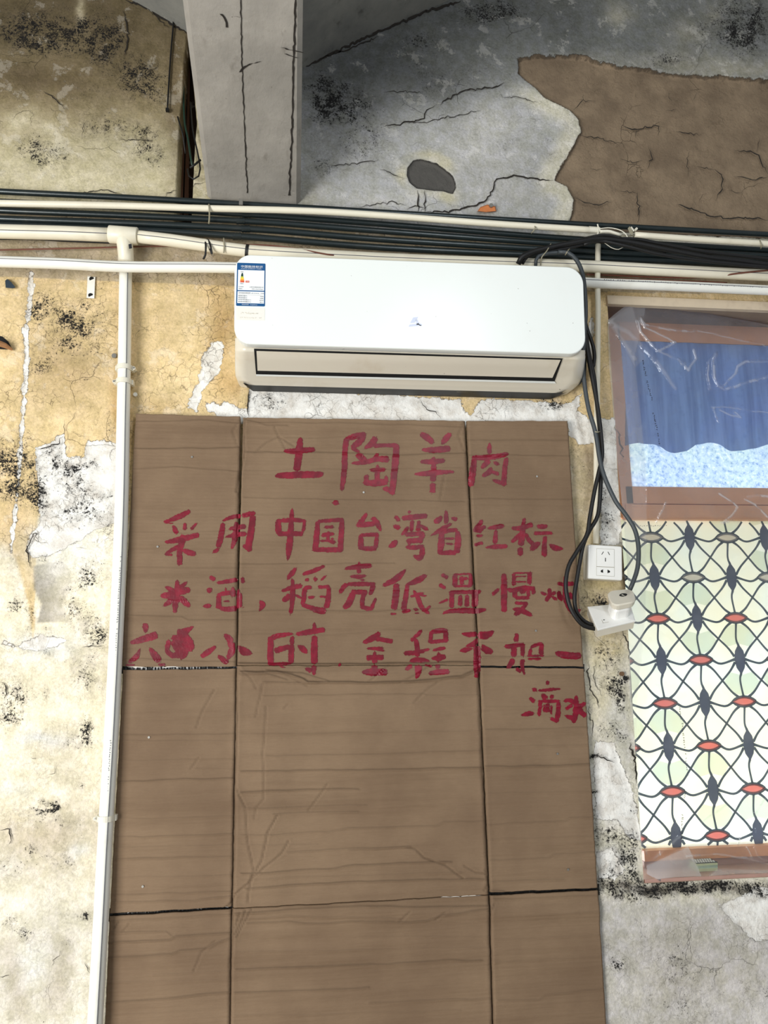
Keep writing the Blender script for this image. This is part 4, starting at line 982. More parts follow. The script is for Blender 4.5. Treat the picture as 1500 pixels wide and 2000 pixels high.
for q in ([(1174.5,1083),(1178.3,1077),(1179.3,1077.8),(1175.8,1083.4)], [(1186.8,1078),(1187.9,1077.4),(1191.3,1083.6),(1190.1,1084.2)], [(1181.8,1089.5),(1183.4,1089.5),(1183.4,1096.8),(1181.8,1096.8)],
          [(1173,1115.5),(1174.5,1113.2),(1176.6,1112.8),(1177.8,1111.6),(1178,1119),(1176.4,1118.2),(1174.3,1118)], [(1186.4,1112.6),(1187.8,1113),(1189.4,1114),(1191.8,1115.5),(1191,1118.4),(1188.8,1118.6),(1186.6,1120)]):
    mb = MB(); mb.add([P(x, y, -.0398) for x, y in q], [tuple(range(len(q)))[::-1]]); mb.build('pin_slot', M['slot'], so)

# tilted socket box with plug
sb = empty('socket_box', P(1190, 1225, -.03), 'loose white socket box hanging tilted below the wall socket', 'socket')
fa = [(1149, 1185), (1229, 1177), (1240, 1212), (1168, 1229)]; fy = [-.028, -.028, -.094, -.094]
top = [np.array(P(x, y, d)) for (x, y), d in zip(fa, fy)]
nrm = np.cross(top[1] - top[0], top[3] - top[0]); nrm /= np.linalg.norm(nrm)
if nrm[1] > 0: nrm = -nrm
back = [p - nrm * .026 for p in top]
mb = MB(); mb.loft([back, [p - nrm * .004 for p in top]]); mb.build('back_box', M['socket_side'], sb)
def ins(f): c = sum(top) / 4; return [c + (p - c) * f for p in top]
mb = MB(); mb.loft([[p - nrm * .004 for p in ins(1.03)], [p - nrm * .0008 for p in ins(1.03)], ins(.98)]); mb.build('cover_plate', M['socket'], sb)
def onf(u, v, h): a = top[0] + (top[1] - top[0]) * u; b = top[3] + (top[2] - top[3]) * u; return a + (b - a) * v + nrm * h
mb = MB(); 
for (u0, v0, u1, v1) in ((.18, .25, .80, .262), (.18, .80, .80, .812), (.18, .25, .19, .81), (.79, .25, .8, .81)): mb.add([onf(u0, v0, .0006), onf(u1, v0, .0006), onf(u1, v1, .0006), onf(u0, v1, .0006)], [(0, 1, 2, 3)])
mb.build('seam', M['tie'], sb)
for v in (.47, .66):
    mb = MB(); mb.add([onf(.22, v, .0008), onf(.32, v - .02, .0008), onf(.32, v + .02, .0008), onf(.22, v + .04, .0008)], [(0, 1, 2, 3)]); mb.build('pin_slot', M['slot'], sb)
pl = empty('plug', tuple(onf(.6, .4, 0)), 'white two-part power plug seated in the tilted socket box', 'plug')
def pring(u0, v0, u1, v1, h, r=.28, lean=0.0):
    R = []
    for u, v in rrect(r, r, 4): R.append(onf(lerp(u0, u1, u), lerp(v0, v1, v), h) + np.array((0, 0, lean)))
    return R
mb = MB(); mb.loft([pring(.42, .10, .92, .78, 0), pring(.42, .10, .92, .78, .026), pring(.44, .12, .90, .76, .031)]); mb.build('adapter', M['socket'], pl, False)
mb = MB(); mb.loft([pring(.42, .08, .98, .76, .031), pring(.38, .04, .99, .78, .034), pring(.36, .02, 1.0, .78, .046), pring(.38, .05, .98, .74, .049)]); mb.build('plug_body', M['socket_side'], pl, False)
mb = MB(); mb.loft([pring(.62, .25, .82, .42, .0492, .5), pring(.62, .25, .82, .42, .0496, .5)]); mb.build('round_hole', M['slot'], pl)

# ------------------------------------------------------------------ cardboard
YC = -.0205
card = empty('cardboard_sign', P(700, 1300, -.01), 'large flattened brown cardboard box with red brush lettering below the air conditioner', 'cardboard')
CRE = [] # (points, half width px, depth m (+ = groove), painted shade)
def cz(q, w_=1.8, d=.0013, k=.25): CRE.append((q, w_, d, k))
V1 = [(473,800),(470,870),(466,1000),(464,1150),(462,1300),(461,1420),(458,1560),(456,1700),(454,1775),(451,1880),(449,2010),(445,2400)]
V2 = [(909,815),(913,900),(920,1020),(927,1160),(935,1300),(938,1400),(945,1540),(950,1650),(955,1745),(958,1850),(963,2000),(976,2400)]
cz(V1, 3.0, .0035, .75); cz(V2, 3.2, .0035, .75)
H = {'s': (2.0, .0016, .45), 'm': (1.7, .0011, .28), 'w': (1.6, .0007, .14)}
def hh(kind, *q): cz(list(q), *H[kind])
hh('s',(260,877),(330,878),(466,876)); hh('m',(258,918),(340,914),(465,922)); hh('m',(262,826),(400,822),(470,828)); hh('w',(256,1041),(350,1042),(462,1038)); hh('w',(250,1110),(462,1112)); hh('m',(246,1204),(355,1206),(366,1212),(462,1212)); hh('w',(244,1175),(380,1173)); hh('m',(240,1288),(462,1294))
hh('s',(476,886),(600,884),(780,890),(908,887)); hh('w',(478,858),(700,856)); hh('m',(476,974),(640,977),(906,981)); hh('w',(478,920),(900,916)); hh('w',(476,1007),(680,1008)); hh('m',(470,1104),(700,1102),(770,1101)); hh('m',(468,1197),(520,1194),(740,1195),(926,1187)); hh('w',(468,1240),(660,1242),(760,1231),(930,1232)); hh('w',(466,1150),(926,1153)); hh('m',(480,826),(700,829),(905,835))
hh('m',(914,861),(1108,863)); hh('m',(914,891),(1110,893)); hh('m',(916,976),(1118,978)); hh('w',(916,1025),(1120,1020)); hh('w',(930,1140),(1100,1142)); hh('w',(934,1256),(1135,1258)); hh('m',(936,1283),(1138,1283)); hh('w',(936,1320),(1138,1320))
# fold band across the middle
cz([(466,1296),(600,1298),(760,1297),(935,1294)], 2.2, .0028, .7); cz([(470,1313),(500,1314),(540,1312),(570,1318),(590,1326),(600,1333),(700,1333),(800,1332),(840,1328),(900,1322),(935,1305)], 2.4, .0030, .75)
hh('s',(468,1318),(520,1316),(560,1328)); hh('s',(513,1333),(580,1334),(620,1334))
hh('m',(236,1436),(458,1434)); hh('w',(236,1447),(456,1447)); hh('s',(232,1527),(340,1524),(456,1521)); hh('w',(234,1486),(454,1484)); hh('w',(380,1502),(456,1503)); hh('m',(228,1636),(456,1630)); hh('w',(226,1656),(456,1651)); hh('m',(228,1678),(455,1674)); hh('w',(228,1600),(456,1596)); hh('w',(224,1714),(454,1710)); hh('m',(220,1748),(456,1741)); hh('m',(220,1762),(380,1759),(450,1750))
hh('m',(513,1361),(700,1357),(830,1356)); hh('w',(830,1358),(934,1360)); hh('w',(470,1435),(600,1434),(936,1428)); hh('m',(520,1477),(700,1474),(936,1468)); hh('s',(470,1508),(560,1506),(680,1505),(942,1500)); hh('s',(470,1549),(530,1545),(600,1543),(700,1542)); hh('m',(480,1579),(560,1578),(715,1573)); hh('m',(530,1590),(700,1586)); hh('m',(470,1632),(560,1629),(640,1625),(680,1617),(850,1614),(866,1606),(944,1604)); hh('w',(470,1650),(620,1650)); hh('m',(560,1665),(640,1660),(700,1657),(800,1655)); hh('s',(470,1706),(560,1702),(655,1696),(690,1691),(850,1684),(880,1684)); hh('m',(680,1661),(800,1654)); hh('s',(480,1735),(560,1730),(700,1722),(860,1719),(945,1718)); hh('w',(470,1718),(900,1704))
hh('s',(948,1498),(1030,1497),(1090,1496),(1150,1492)); hh('m',(948,1426),(1010,1426),(1145,1422)); hh('w',(948,1382),(1140,1380)); hh('w',(948,1460),(1148,1456)); hh('m',(950,1612),(1010,1608),(1100,1604),(1110,1598),(1158,1597)); hh('m',(954,1682),(1068,1676),(1080,1669),(1160,1665)); hh('w',(950,1550),(1150,1546)); hh('w',(952,1640),(1158,1634)); hh('m',(956,1723),(1100,1718))
hh('s',(212,1841),(330,1836),(345,1828),(450,1822)); hh('m',(212,1822),(325,1820),(335,1828)); hh('s',(208,1872),(335,1864),(350,1856),(405,1853),(420,1844),(450,1832)); hh('s',(204,1960),(300,1952),(450,1938)); hh('w',(300,1904),(450,1898)); hh('m',(214,1800),(300,1796),(450,1785)); hh('w',(206,1920),(450,1915)); hh('w',(200,1985),(450,1970))
hh('s',(458,1782),(560,1776),(700,1768),(800,1772),(955,1770)); hh('s',(480,1802),(560,1800),(620,1803),(700,1798),(800,1802),(830,1798),(860,1787),(953,1776)); hh('m',(460,1795),(560,1788),(700,1790),(780,1794)); hh('s',(460,1894),(600,1889),(720,1884),(860,1877),(940,1876)); hh('s',(458,1940),(600,1934),(720,1929)); hh('m',(720,1960),(860,1954),(955,1952)); hh('w',(460,1860),(950,1850)); hh('w',(460,1985),(900,1975)); hh('w',(700,1830),(950,1830))
hh('m',(962,1757),(1165,1750)); hh('w',(962,1790),(1170,1780)); hh('w',(964,1835),(1172,1828)); hh('m',(972,1956),(1050,1953),(1065,1944),(1180,1932)); hh('w',(966,1880),(1176,1870))
# slanting wrinkles
def wr(*q, w_=1.9, d=.0016, k=.3): cz(list(q), w_, d, k)
wr((536,833),(544,852),(556,875)); wr((543,853),(520,864),(498,885)); wr((545,853),(575,872)); wr((478,822),(500,826),(520,832),(560,833)); wr((480,815),(476,840),(478,880),(470,920),(462,960), d=.003, k=.5); wr((468,820),(455,840),(462,870)); wr((905,825),(895,850),(905,880)); wr((868,930),(864,950),(860,975), k=.2)
wr((466,1306),(490,1325),(500,1345)); wr((513,1334),(508,1362),(500,1400)); wr((520,1380),(514,1480),(516,1560),(500,1578),(497,1600)); wr((462,1540),(480,1577),(484,1640),(495,1695),(492,1718),(460,1745), d=.0022, k=.45); wr((540,1592),(523,1625),(512,1680),(490,1716),(484,1760), d=.0022, k=.45); wr((563,1643),(550,1666),(517,1692),(495,1712), d=.0018, k=.4); wr((640,1532),(620,1560),(602,1584)); wr((418,1348),(392,1395),(384,1420), k=.3); wr((388,1480),(372,1502), k=.2); wr((563,1376),(556,1384), k=.2)
wr((460,1745),(452,1762),(440,1772), d=.003, k=.6); wr((795,1656),(810,1658),(830,1676),(870,1690),(905,1716), d=.0022, k=.4); wr((905,1690),(930,1705),(950,1708), k=.3); wr((520,1310),(590,1316),(640,1331), k=.4); wr((556,1316),(600,1340), k=.2)
wr((480,1775),(470,1800),(458,1825), d=.0025, k=.5); wr((470,1780),(458,1812), d=.0025, k=.4); wr((492,1772),(478,1796),(462,1830), k=.5); wr((420,1838),(395,1860),(378,1900), k=.3); wr((232,1800),(222,1815), k=.4); wr((253,1805),(240,1820), k=.3); wr((870,1780),(850,1795), k=.3); wr((780,1800),(800,1780), k=.3)
wr((945,1740),(955,1722),(948,1700), k=.4); wr((958,1740),(985,1742), k=.4); wr((965,1765),(958,1780), k=.5)
wr((780,1334),(810,1320),(840,1300), k=.25); wr((720,1330),(760,1300), k=.2); wr((855,1333),(830,1350),(810,1372), k=.2)
def relief(px, py):
    h = np.zeros(px.shape); dk = np.zeros(px.shape)
    wx = px + 1.5 * fbm(px, py, 30, 91, 2); wy = py + 1.8 * fbm(px, py, 40, 92, 2)
    for q, w_, d, k in CRE:
        a = np.array(q); m = (px > a[:, 0].min() - 14) & (px < a[:, 0].max() + 14) & (py > a[:, 1].min() - 14) & (py < a[:, 1].max() + 14)
        if not m.any(): continue
        ds = seg_dist(wx[m], wy[m], q); g = np.exp(-(ds / w_) ** 2); g2 = np.exp(-(ds / (w_ * 3)) ** 2)
        flat = np.ptp(a[:, 0]) > 3 * np.ptp(a[:, 1])       # sideways creases stand proud, upright folds sink in
        if flat:
            h[m] -= 1.35 * d * g; dd = seg_dist(wx[m], wy[m] + 1.4, q)
        else:
            h[m] += 1.5 * (d * g - d * .35 * g2); dd = ds
        dk[m] = np.maximum(dk[m], k * np.exp(-(dd / (w_ * .8)) ** 2))  # shade of the crease painted dark, just above the sideways ones
    # fold band of the middle leans out, and slow waviness
    fb = np.clip(1 - np.abs(py - 1316) / 20., 0, 1) * ((px > 470) & (px < 935)); h = h - .005 * fb
    h = h - .004 * fbm(px, py, 220, 55, 2) - .0007 * fbm(px * .12, py, 16, 56, 3)
    h = h - .006 * np.exp(-((px - 520) / 40.) ** 2 - ((py - 1650) / 120.) ** 2)
    h = h - .006 * np.exp(-(np.abs(py - 1780) / 16.) ** 2) * (px > 455)
    return h, dk
def cpt(px, py, off=0.0):
    h, dk = relief(np.asarray(px, float), np.asarray(py, float)); p0 = PA(px, py, YC); p0[..., 1] += h - off; return p0, dk
rowsY = [
 ([(265,808),(470,814)],[(238,1302),(462,1302)]), ([(475,816),(908,822)],[(463,1300),(935,1299)]), ([(911,822),(1108,823)],[(937,1300),(1139,1302)]),
 ([(241,1309),(461,1306)],[(215,1784),(453,1770)]), ([(462,1301),(935,1300)],[(454,1772),(955,1747)]), ([(937,1304),(1140,1306)],[(957,1743),(1167,1734)]),
 ([(214,1791),(452,1775.5)],[(188,2380),(445,2380)]), ([(453,1774),(955,1749)],[(445,2380),(975,2380)]), ([(957,1750),(1168,1740)],[(976,2380),(1208,2380)])]
for (tp, bt) in rowsY:
    nx = int(abs(tp[1][0] - tp[0][0]) / 2.9); ny = int(abs(bt[0][1] - tp[0][1]) / 1.45)
    if bt[0][1] > 2100: ny = int(ny * .8)
    u = np.linspace(0, 1, nx)[None, :]; v = np.linspace(0, 1, ny)[:, None]
    px = (tp[0][0] * (1 - u) + tp[1][0] * u) * (1 - v) + (bt[0][0] * (1 - u) + bt[1][0] * u) * v
    py = (tp[0][1] * (1 - u) + tp[1][1] * u) * (1 - v) + (bt[0][1] * (1 - u) + bt[1][1] * u) * v
    # ragged outer edges
    e = .9 * fbm(px, py, 14, 17, 3); edge = np.maximum(np.exp(-((u - 0) * nx / 3.) ** 2), np.exp(-((1 - u) * nx / 3.) ** 2)) * np.ones_like(v)
    px = px + e * edge; py = py + 1.2 * fbm(px, py * 0 + 3, 20, 18, 3) * np.maximum(np.exp(-(v * ny / 4.) ** 2), np.exp(-((1 - v) * ny / 4.) ** 2))
    pts, dk = cpt(px, py)
    lip = np.ones(px.shape + (1,)) * 0
    # turn the borders back to give the board its thickness
    def back_row(a): b = a.copy(); b[..., 1] += .0065; return b
    P4 = np.concatenate([back_row(pts[:1]), pts, back_row(pts[-1:])], 0); K4 = np.concatenate([dk[:1], dk, dk[-1:]], 0)
    P4 = np.concatenate([back_row(P4[:, :1]), P4, back_row(P4[:, -1:])], 1); K4 = np.concatenate([K4[:, :1], K4, K4[:, -1:]], 1)
    grid_obj('panel', P4, M['card'], card, attrs={'crease': ('FLOAT', K4)})
# dark backing seen through the slits (black tape with shiny glints)
M['tape'] = simple('glossy_black_tape', S(14, 14, 14), .25, var=.2, scale=30, bump=.5, bd=.002, spec=.5)
for q in ([(240,1296),(466,1298),(466,1314),(236,1316)], [(214,1774),(456,1762),(456,1784),(212,1800)], [(952,1736),(1170,1726),(1171,1748),(952,1758)], [(930,1296),(1141,1297),(1142,1312),(930,1310)]):
    mb = MB(); n = 60; a, b = [], []
    for i in range(n):
        t_ = i / (n - 1); r1 = random.uniform(-.0008, .0008)
        a.append(P(lerp(q[0][0], q[1][0], t_), lerp(q[0][1], q[1][1], t_), YC + .008 + r1)); b.append(P(lerp(q[3][0], q[2][0], t_), lerp(q[3][1], q[2][1], t_), YC + .009 - r1))
    mb.add(a + b, [(i, n + i, n + i + 1, i + 1) for i in range(n - 1)]); mb.build('black_tape', M['tape'], card)
M['glint'] = simple('painted_white_glint', S(226, 224, 218), .5)  # white slivers painted as glints on the black tape
mb = MB()
for i, q in enumerate(([(246,1301),(262,1303),(275,1302),(286,1305)], [(300,1303),(312,1303)], [(316,1304),(345,1302),(352,1303)], [(253,1781),(262,1780),(275,1779)], [(300,1779),(303,1779)], [(440,1771),(446,1772)], [(850,1754),(880,1752),(905,1751),(940,1749)])): ribbon(mb, q, 2.6, np.array(YC + .003), .7, i)
tag(mb.build('painted_glints', M['glint'], card), kind='stuff')
# nails
for x, y in ((375,893),(710,962),(1048,931),(308,1068),(291,1440),(279,1731),(1088,1472),(1109,1698),(1046,1232),(1040,1234)):
    if (x, y) == (1040,1234): continue
    c = cpt(np.array([x]), np.array([y]))[0][0]; mb = MB(); mb.tube([c + np.array((0, .02, 0)), c + np.array((0, -.001, 0)), c + np.array((0, -.002, 0))], [.0015, .0015, .0028], 8); mb.build('nail', M['metal'], card)
    mb = MB(); ribbon(mb, [(x - 2.6, y - 1.2), (x + 2.6, y - 1.6)], 2.0, np.array(c[1] - .0009), 0, 1); mb.build('nail_hole', M['slot'], card)

# ---- red brush lettering
CHARS = {
 'a': (520,830,5.769,[[ [(195,295,30),(300,300,65),(420,290,65),(550,275,50)],[(385,145,45),(375,230,70),(365,350,80),(340,520,75)],[(95,578,20),(170,572,65),(400,562,75),(590,560,65),(645,540,15)] ],
   [ [(905,150,60),(885,300,60),(880,500,62),(850,740,45)],[(890,165,45),(1000,130,65),(1125,105,50)],[(1110,120,50),(1040,200,75),(960,265,50)],[(960,260,45),(1050,310,30)],[(1010,335,45),(1070,370,75),(1120,410,70)],[(1235,135,60),(1190,210,70),(1105,268,30)],[(1200,235,45),(1350,230,42),(1480,230,50)],[(1465,215,60),(1455,400,75),(1435,600,70),(1415,790,60)],[(1305,725,25),(1360,725,55),(1440,770,60)],[(960,432,25),(1060,428,50),(1160,410,55),(1250,385,60),(1385,390,70)],[(1261,320,35),(1210,390,45)],[(1165,510,30),(1250,510,50),(1345,505,45)],[(1250,455,35),(1250,560,55),(1245,660,50)],[(1130,560,45),(1125,650,60)],[(1090,655,50),(1230,655,75),(1370,640,70)],[(1350,575,35),(1345,650,50)] ],
   [ [(745,875,30),(780,878,55),(818,890,25)] ]]),
 'b': (780,830,5.769,[[ [(235,95,50),(310,145,75),(385,205,50)],[(575,95,50),(520,160,65),(475,215,35)],[(250,280,30),(400,283,70),(575,265,65)],[(235,415,35),(380,415,60),(510,400,50)],[(385,360,35),(385,500,60),(375,640,68)],[(375,655,65),(372,772,60)],[(165,555,20),(300,548,60),(450,535,55),(620,530,25)] ],
   [ [(1015,200,25),(1012,270,50),(1015,330,45)],[(815,368,45),(950,370,60),(1100,355,60),(1225,325,45)],[(845,380,50),(825,520,75),(805,695,60)],[(1205,370,50),(1185,500,55),(1170,690,60)],[(1045,620,25),(1110,640,45),(1205,670,50)],[(1010,390,60),(960,450,60),(920,495,30)],[(1060,420,30),(1120,450,40)],[(1035,480,35),(1000,540,60),(930,580,35)],[(1030,525,40),(1120,560,45)] ]]),
 'c': (300,980,6.818,[[ [(490,120,50),(360,190,75),(210,250,50),(125,268,15)],[(150,285,15),(255,285,20)],[(255,310,25),(290,380,65),(310,435,35)],[(420,280,35),(415,380,55)],[(575,285,30),(495,375,45)],[(150,540,35),(330,510,80),(610,440,60)],[(378,430,30),(385,520,80),(350,650,70),(350,850,70)],[(340,590,45),(250,640,55),(150,705,30)],[(150,705,20),(255,712,30)],[(390,640,50),(480,680,75),(565,700,60)] ],
   [ [(915,262,30),(1020,215,50),(1165,190,60)],[(1180,195,60),(1270,165,60),(1355,150,55)],[(925,285,55),(905,430,75),(860,610,70)],[(870,625,50),(795,680,45)],[(1325,180,75),(1300,380,85),(1270,560,90),(1280,670,60)],[(1185,580,40),(1260,625,60)],[(1000,370,25),(1080,350,55),(1230,330,65)],[(955,475,20),(1080,445,60),(1235,430,60)],[(1105,265,45),(1090,450,80),(1065,560,60),(1035,635,20)] ]]),
 'd': (520,980,6.818,[[ [(345,100,40),(335,230,60),(325,400,80),(305,600,80),(295,700,60),(285,775,25)],[(130,265,50),(240,250,55),(400,245,55),(530,260,40)],[(155,260,65),(160,350,80),(165,440,60)],[(510,260,40),(490,400,45)],[(145,430,55),(330,425,65),(495,425,60)] ],
   [ [(685,260,55),(670,450,75),(650,650,80)],[(680,265,45),(850,250,50),(1030,240,50)],[(1005,225,60),(1000,400,70),(985,670,75)],[(620,640,50),(800,640,65),(1010,640,65)],[(770,340,35),(900,335,45)],[(735,450,45),(820,435,60),(910,425,35)],[(820,395,30),(820,520,50)],[(710,522,22),(820,520,35),(920,545,55)],[(860,490,40),(900,500,25)] ]]),
 'e': (680,980,6.818,[[ [(250,150,35),(190,240,60),(125,310,50)],[(110,315,50),(240,305,70),(360,290,60)],[(300,230,40),(350,240,60),(390,300,70),(435,390,30)],[(170,440,60),(165,610,80)],[(160,445,40),(290,440,55),(405,430,40)],[(385,430,50),(365,620,60)],[(130,610,40),(250,625,60),(385,620,60)] ],
   [ [(620,190,50),(680,260,50)],[(600,325,50),(690,350,70)],[(650,515,40),(600,570,80),(540,605,45)],[(810,115,45),(815,165,45)],[(710,225,55),(850,210,75),(1055,185,60)],[(855,250,50),(835,400,50)],[(940,250,40),(930,400,70)],[(800,330,40),(760,390,50),(705,445,30)],[(965,310,40),(1010,350,50),(1060,375,45)],[(760,440,55),(880,430,60),(1010,420,60)],[(1000,420,70),(965,500,70),(960,560,50)],[(770,520,60),(880,520,70),(980,510,60)],[(790,550,45),(830,570,40)],[(765,605,40),(880,610,60),(1005,590,40)],[(975,590,60),(985,680,70),(950,750,70),(865,715,40)] ],
   [ [(1250,190,40),(1190,250,75),(1135,275,40)],[(1305,115,35),(1305,200,60),(1300,300,55)],[(1370,215,35),(1450,240,65)],[(1375,290,35),(1240,370,65),(1095,455,15)],[(1245,400,60),(1235,550,85),(1215,695,60)],[(1240,410,45),(1350,385,55),(1455,375,45)],[(1455,385,55),(1460,520,80),(1440,690,80)],[(1195,690,35),(1320,680,65),(1440,680,60)],[(1285,490,30),(1410,492,35)],[(1295,555,25),(1390,568,35)] ]]),
 'f': (890,980,6.818,[[ [(355,240,45),(310,310,60),(235,390,45)],[(230,390,40),(310,375,60),(400,325,40)],[(330,370,50),(310,425,40)],[(265,458,30),(360,448,35)],[(240,580,40),(365,545,45)],[(430,355,30),(540,340,65),(640,320,50)],[(535,380,45),(520,560,65)],[(390,608,15),(520,600,60),(690,595,50)] ],
   [ [(915,215,35),(890,350,65),(875,500,80),(860,590,70)],[(855,610,80),(855,720,65)],[(740,355,45),(880,350,65),(1025,300,60)],[(860,420,40),(800,490,60),(735,545,40)],[(925,420,45),(970,510,55),(1030,570,50)],[(1075,325,40),(1150,335,65),(1220,320,45)],[(1035,425,50),(1160,420,48),(1285,420,45)],[(1190,455,45),(1175,600,65),(1175,735,75)],[(1120,545,45),(1040,600,85),(1000,650,50)],[(1240,570,35),(1330,620,75),(1430,630,20)] ]]),
 'g': (300,1100,6.818,[[ [(315,225,45),(315,330,75),(300,450,100),(290,560,75),(285,665,45)],[(155,315,35),(240,360,70),(330,420,90)],[(445,250,25),(380,310,60),(300,400,80)],[(90,430,35),(180,430,85),(320,420,80)],[(490,350,65),(400,370,90),(310,400,80)],[(135,570,35),(210,520,70),(300,450,70)],[(340,450,80),(420,520,80),(485,580,50)] ],
   [ [(745,175,45),(820,230,60)],[(710,345,50),(750,365,75),(780,380,50)],[(655,575,25),(720,570,60),(770,560,40)],[(845,265,35),(980,245,55),(1120,220,60)],[(1185,185,45),(1190,270,50)],[(870,420,60),(865,610,80)],[(850,430,50),(960,400,60),(1100,390,60)],[(1130,350,40),(1130,600,60)],[(1155,400,50),(1150,590,55)],[(880,600,50),(980,615,65),(1110,600,70)],[(960,330,25),(970,380,30)],[(1055,310,35),(1060,450,80)],[(930,508,18),(1010,508,35)],[(1185,590,35),(1200,585,30)] ],
   [ [(1415,500,40),(1450,560,75),(1405,640,15)] ]]),
 'h': (530,1090,6.818,[[ [(330,130,40),(270,210,65),(210,285,30)],[(270,270,25),(285,350,50),(280,500,70),(270,640,55),(255,745,50)],[(135,440,35),(270,395,65),(410,365,60)],[(250,480,45),(190,545,75),(140,570,40)],[(315,490,35),(400,535,30)],[(715,100,25),(600,155,60),(410,220,40)],[(475,260,45),(478,318,60)],[(585,245,40),(582,305,55)],[(725,235,30),(660,295,35)],[(540,390,45),(450,410,60),(430,560,60),(400,620,40)],[(400,620,50),(520,660,60),(640,700,90),(730,700,80)],[(615,385,40),(780,385,50)],[(765,380,50),(760,520,65),(730,670,75)],[(485,525,40),(575,520,35)],[(640,515,25),(760,518,40)] ],
   [ [(1168,45,30),(1165,130,50),(1165,210,50)],[(980,140,45),(1150,115,65),(1335,100,60)],[(1050,240,25),(1150,250,60),(1260,235,30)],[(1180,290,25),(1240,295,25)],[(905,470,45),(960,390,60),(1010,345,60)],[(1010,350,50),(1200,345,60),(1380,345,45)],[(1355,340,60),(1340,420,65),(1305,490,40)],[(1060,450,60),(1280,455,60)],[(1090,460,80),(1030,600,90),(960,670,60)],[(1245,450,65),(1210,560,60),(1210,650,60)],[(1190,650,45),(1280,670,60),(1345,680,50)],[(1330,680,50),(1390,530,40)] ]]),
 'i': (730,1090,6.818,[[ [(425,150,25),(340,240,80),(240,310,75),(120,370,45)],[(300,340,75),(295,480,90),(265,690,80)],[(220,740,30),(300,745,25)],[(700,225,45),(580,300,80),(415,365,25)],[(450,360,50),(430,480,65),(395,690,75)],[(370,720,50),(490,695,45)],[(480,515,30),(570,490,45),(665,465,30)],[(600,490,30),(700,508,30)],[(525,425,25),(590,540,60),(640,660,60),(735,740,40)],[(680,700,45),(755,635,35)],[(530,675,35),(580,690,50)],[(545,735,22),(600,735,20)] ],
   [ [(895,215,45),(990,270,50)],[(865,350,50),(955,405,50)],[(860,605,25),(990,550,35)],[(1060,220,25),(1290,210,25)],[(1080,220,60),(1075,380,75)],[(1285,210,50),(1290,370,65)],[(1050,375,30),(1310,372,35)],[(1170,240,40),(1170,360,60)],[(1130,280,50),(1250,270,40)],[(1000,455,50),(1180,455,50),(1420,450,50)],[(1035,450,65),(1035,665,60)],[(1150,490,50),(1145,640,60)],[(1240,490,45),(1235,650,65)],[(1335,440,60),(1330,660,60)],[(1365,440,50),(1365,640,40)],[(910,745,20),(1000,710,50),(1200,700,70),(1360,705,70),(1500,685,35)] ]]),
 'j': (940,1090,6.818,[[ [(235,405,35),(190,450,50),(145,495,40)],[(295,205,60),(300,350,78),(300,550,80),(300,720,75)],[(430,205,45),(430,370,55)],[(430,200,30),(560,200,22),(670,195,25)],[(640,195,60),(635,350,55)],[(450,248,15),(600,243,15)],[(450,312,20),(600,318,20)],[(345,415,45),(430,430,60),(560,400,65),(715,410,55)],[(440,430,60),(445,530,70)],[(550,410,110),(540,480,60)],[(690,410,50),(690,490,50)],[(620,430,50),(625,520,45)],[(450,530,50),(640,530,45)],[(440,595,40),(620,610,50)],[(600,610,45),(520,700,60),(435,760,50)],[(420,680,35),(530,700,70),(670,765,50)] ],
   [ [(790,455,40),(860,490,45)],[(900,400,40),(905,490,60),(850,580,50)],[(990,450,40),(930,490,45)],[(930,510,35),(1000,555,45)],[(1010,335,50),(1080,350,50),(1230,340,60)],[(1020,440,50),(1050,530,70),(1090,545,50)],[(1105,240,30),(1105,400,45),(1120,560,60),(1220,730,60),(1310,690,50)],[(1170,460,50),(1190,550,60)] ]]),
 'k': (230,1200,5.556,[[ [(285,100,65),(305,150,60),(300,205,20)],[(135,310,35),(260,275,70),(435,220,80)],[(245,370,10),(200,460,60),(115,525,30)],[(90,550,20),(185,548,20)],[(345,365,25),(400,440,75),(460,515,70)],[(435,545,30),(520,545,30)] ],
   [ [(640,195,60),(720,190,80),(825,130,15)],[(590,270,70),(680,250,80),(760,240,60)],[(600,280,90),(700,400,130),(690,490,30)],[(680,200,100),(760,320,130),(800,400,60)],[(660,240,100),(690,350,150)],[(555,280,45),(540,400,50),(620,460,70)],[(740,300,100),(830,360,30)],[(600,440,60),(700,450,60)] ],
   [ [(1155,215,40),(1215,280,70),(1215,360,20)],[(1260,300,20),(1235,400,75),(1190,490,30)],[(1090,440,40),(1150,500,60),(1200,520,50)],[(1065,345,30),(980,410,60),(900,460,45)],[(1305,345,25),(1370,400,90),(1455,425,30)] ]]),
 'l': (500,1210,5.357,[[ [(125,215,45),(230,170,55),(385,150,25)],[(155,210,60),(150,350,65),(155,480,60)],[(380,175,45),(375,270,40)],[(190,335,60),(290,300,55),(400,280,40)],[(370,280,60),(365,460,55)],[(125,470,25),(250,465,35),(370,460,30)],[(250,490,20),(300,500,15)],[(415,155,30),(530,135,55),(725,105,50)],[(610,35,30),(612,150,50)],[(612,170,60),(608,320,68),(610,465,68)],[(605,480,60),(605,580,30)],[(515,510,30),(580,540,60)],[(440,275,30),(490,310,65),(530,350,40)] ],
   [ [(880,450,12),(870,490,45)] ],
   [ [(1300,140,40),(1220,195,65),(1120,245,35)],[(1240,195,50),(1340,215,45),(1435,230,50)],[(1160,305,25),(1330,300,40)],[(1250,315,15),(1345,330,15)],[(1240,335,30),(1240,460,60)],[(1150,400,55),(1340,395,55)],[(1240,475,65),(1240,520,60)],[(1100,550,25),(1200,550,75),(1375,550,65)] ]]),
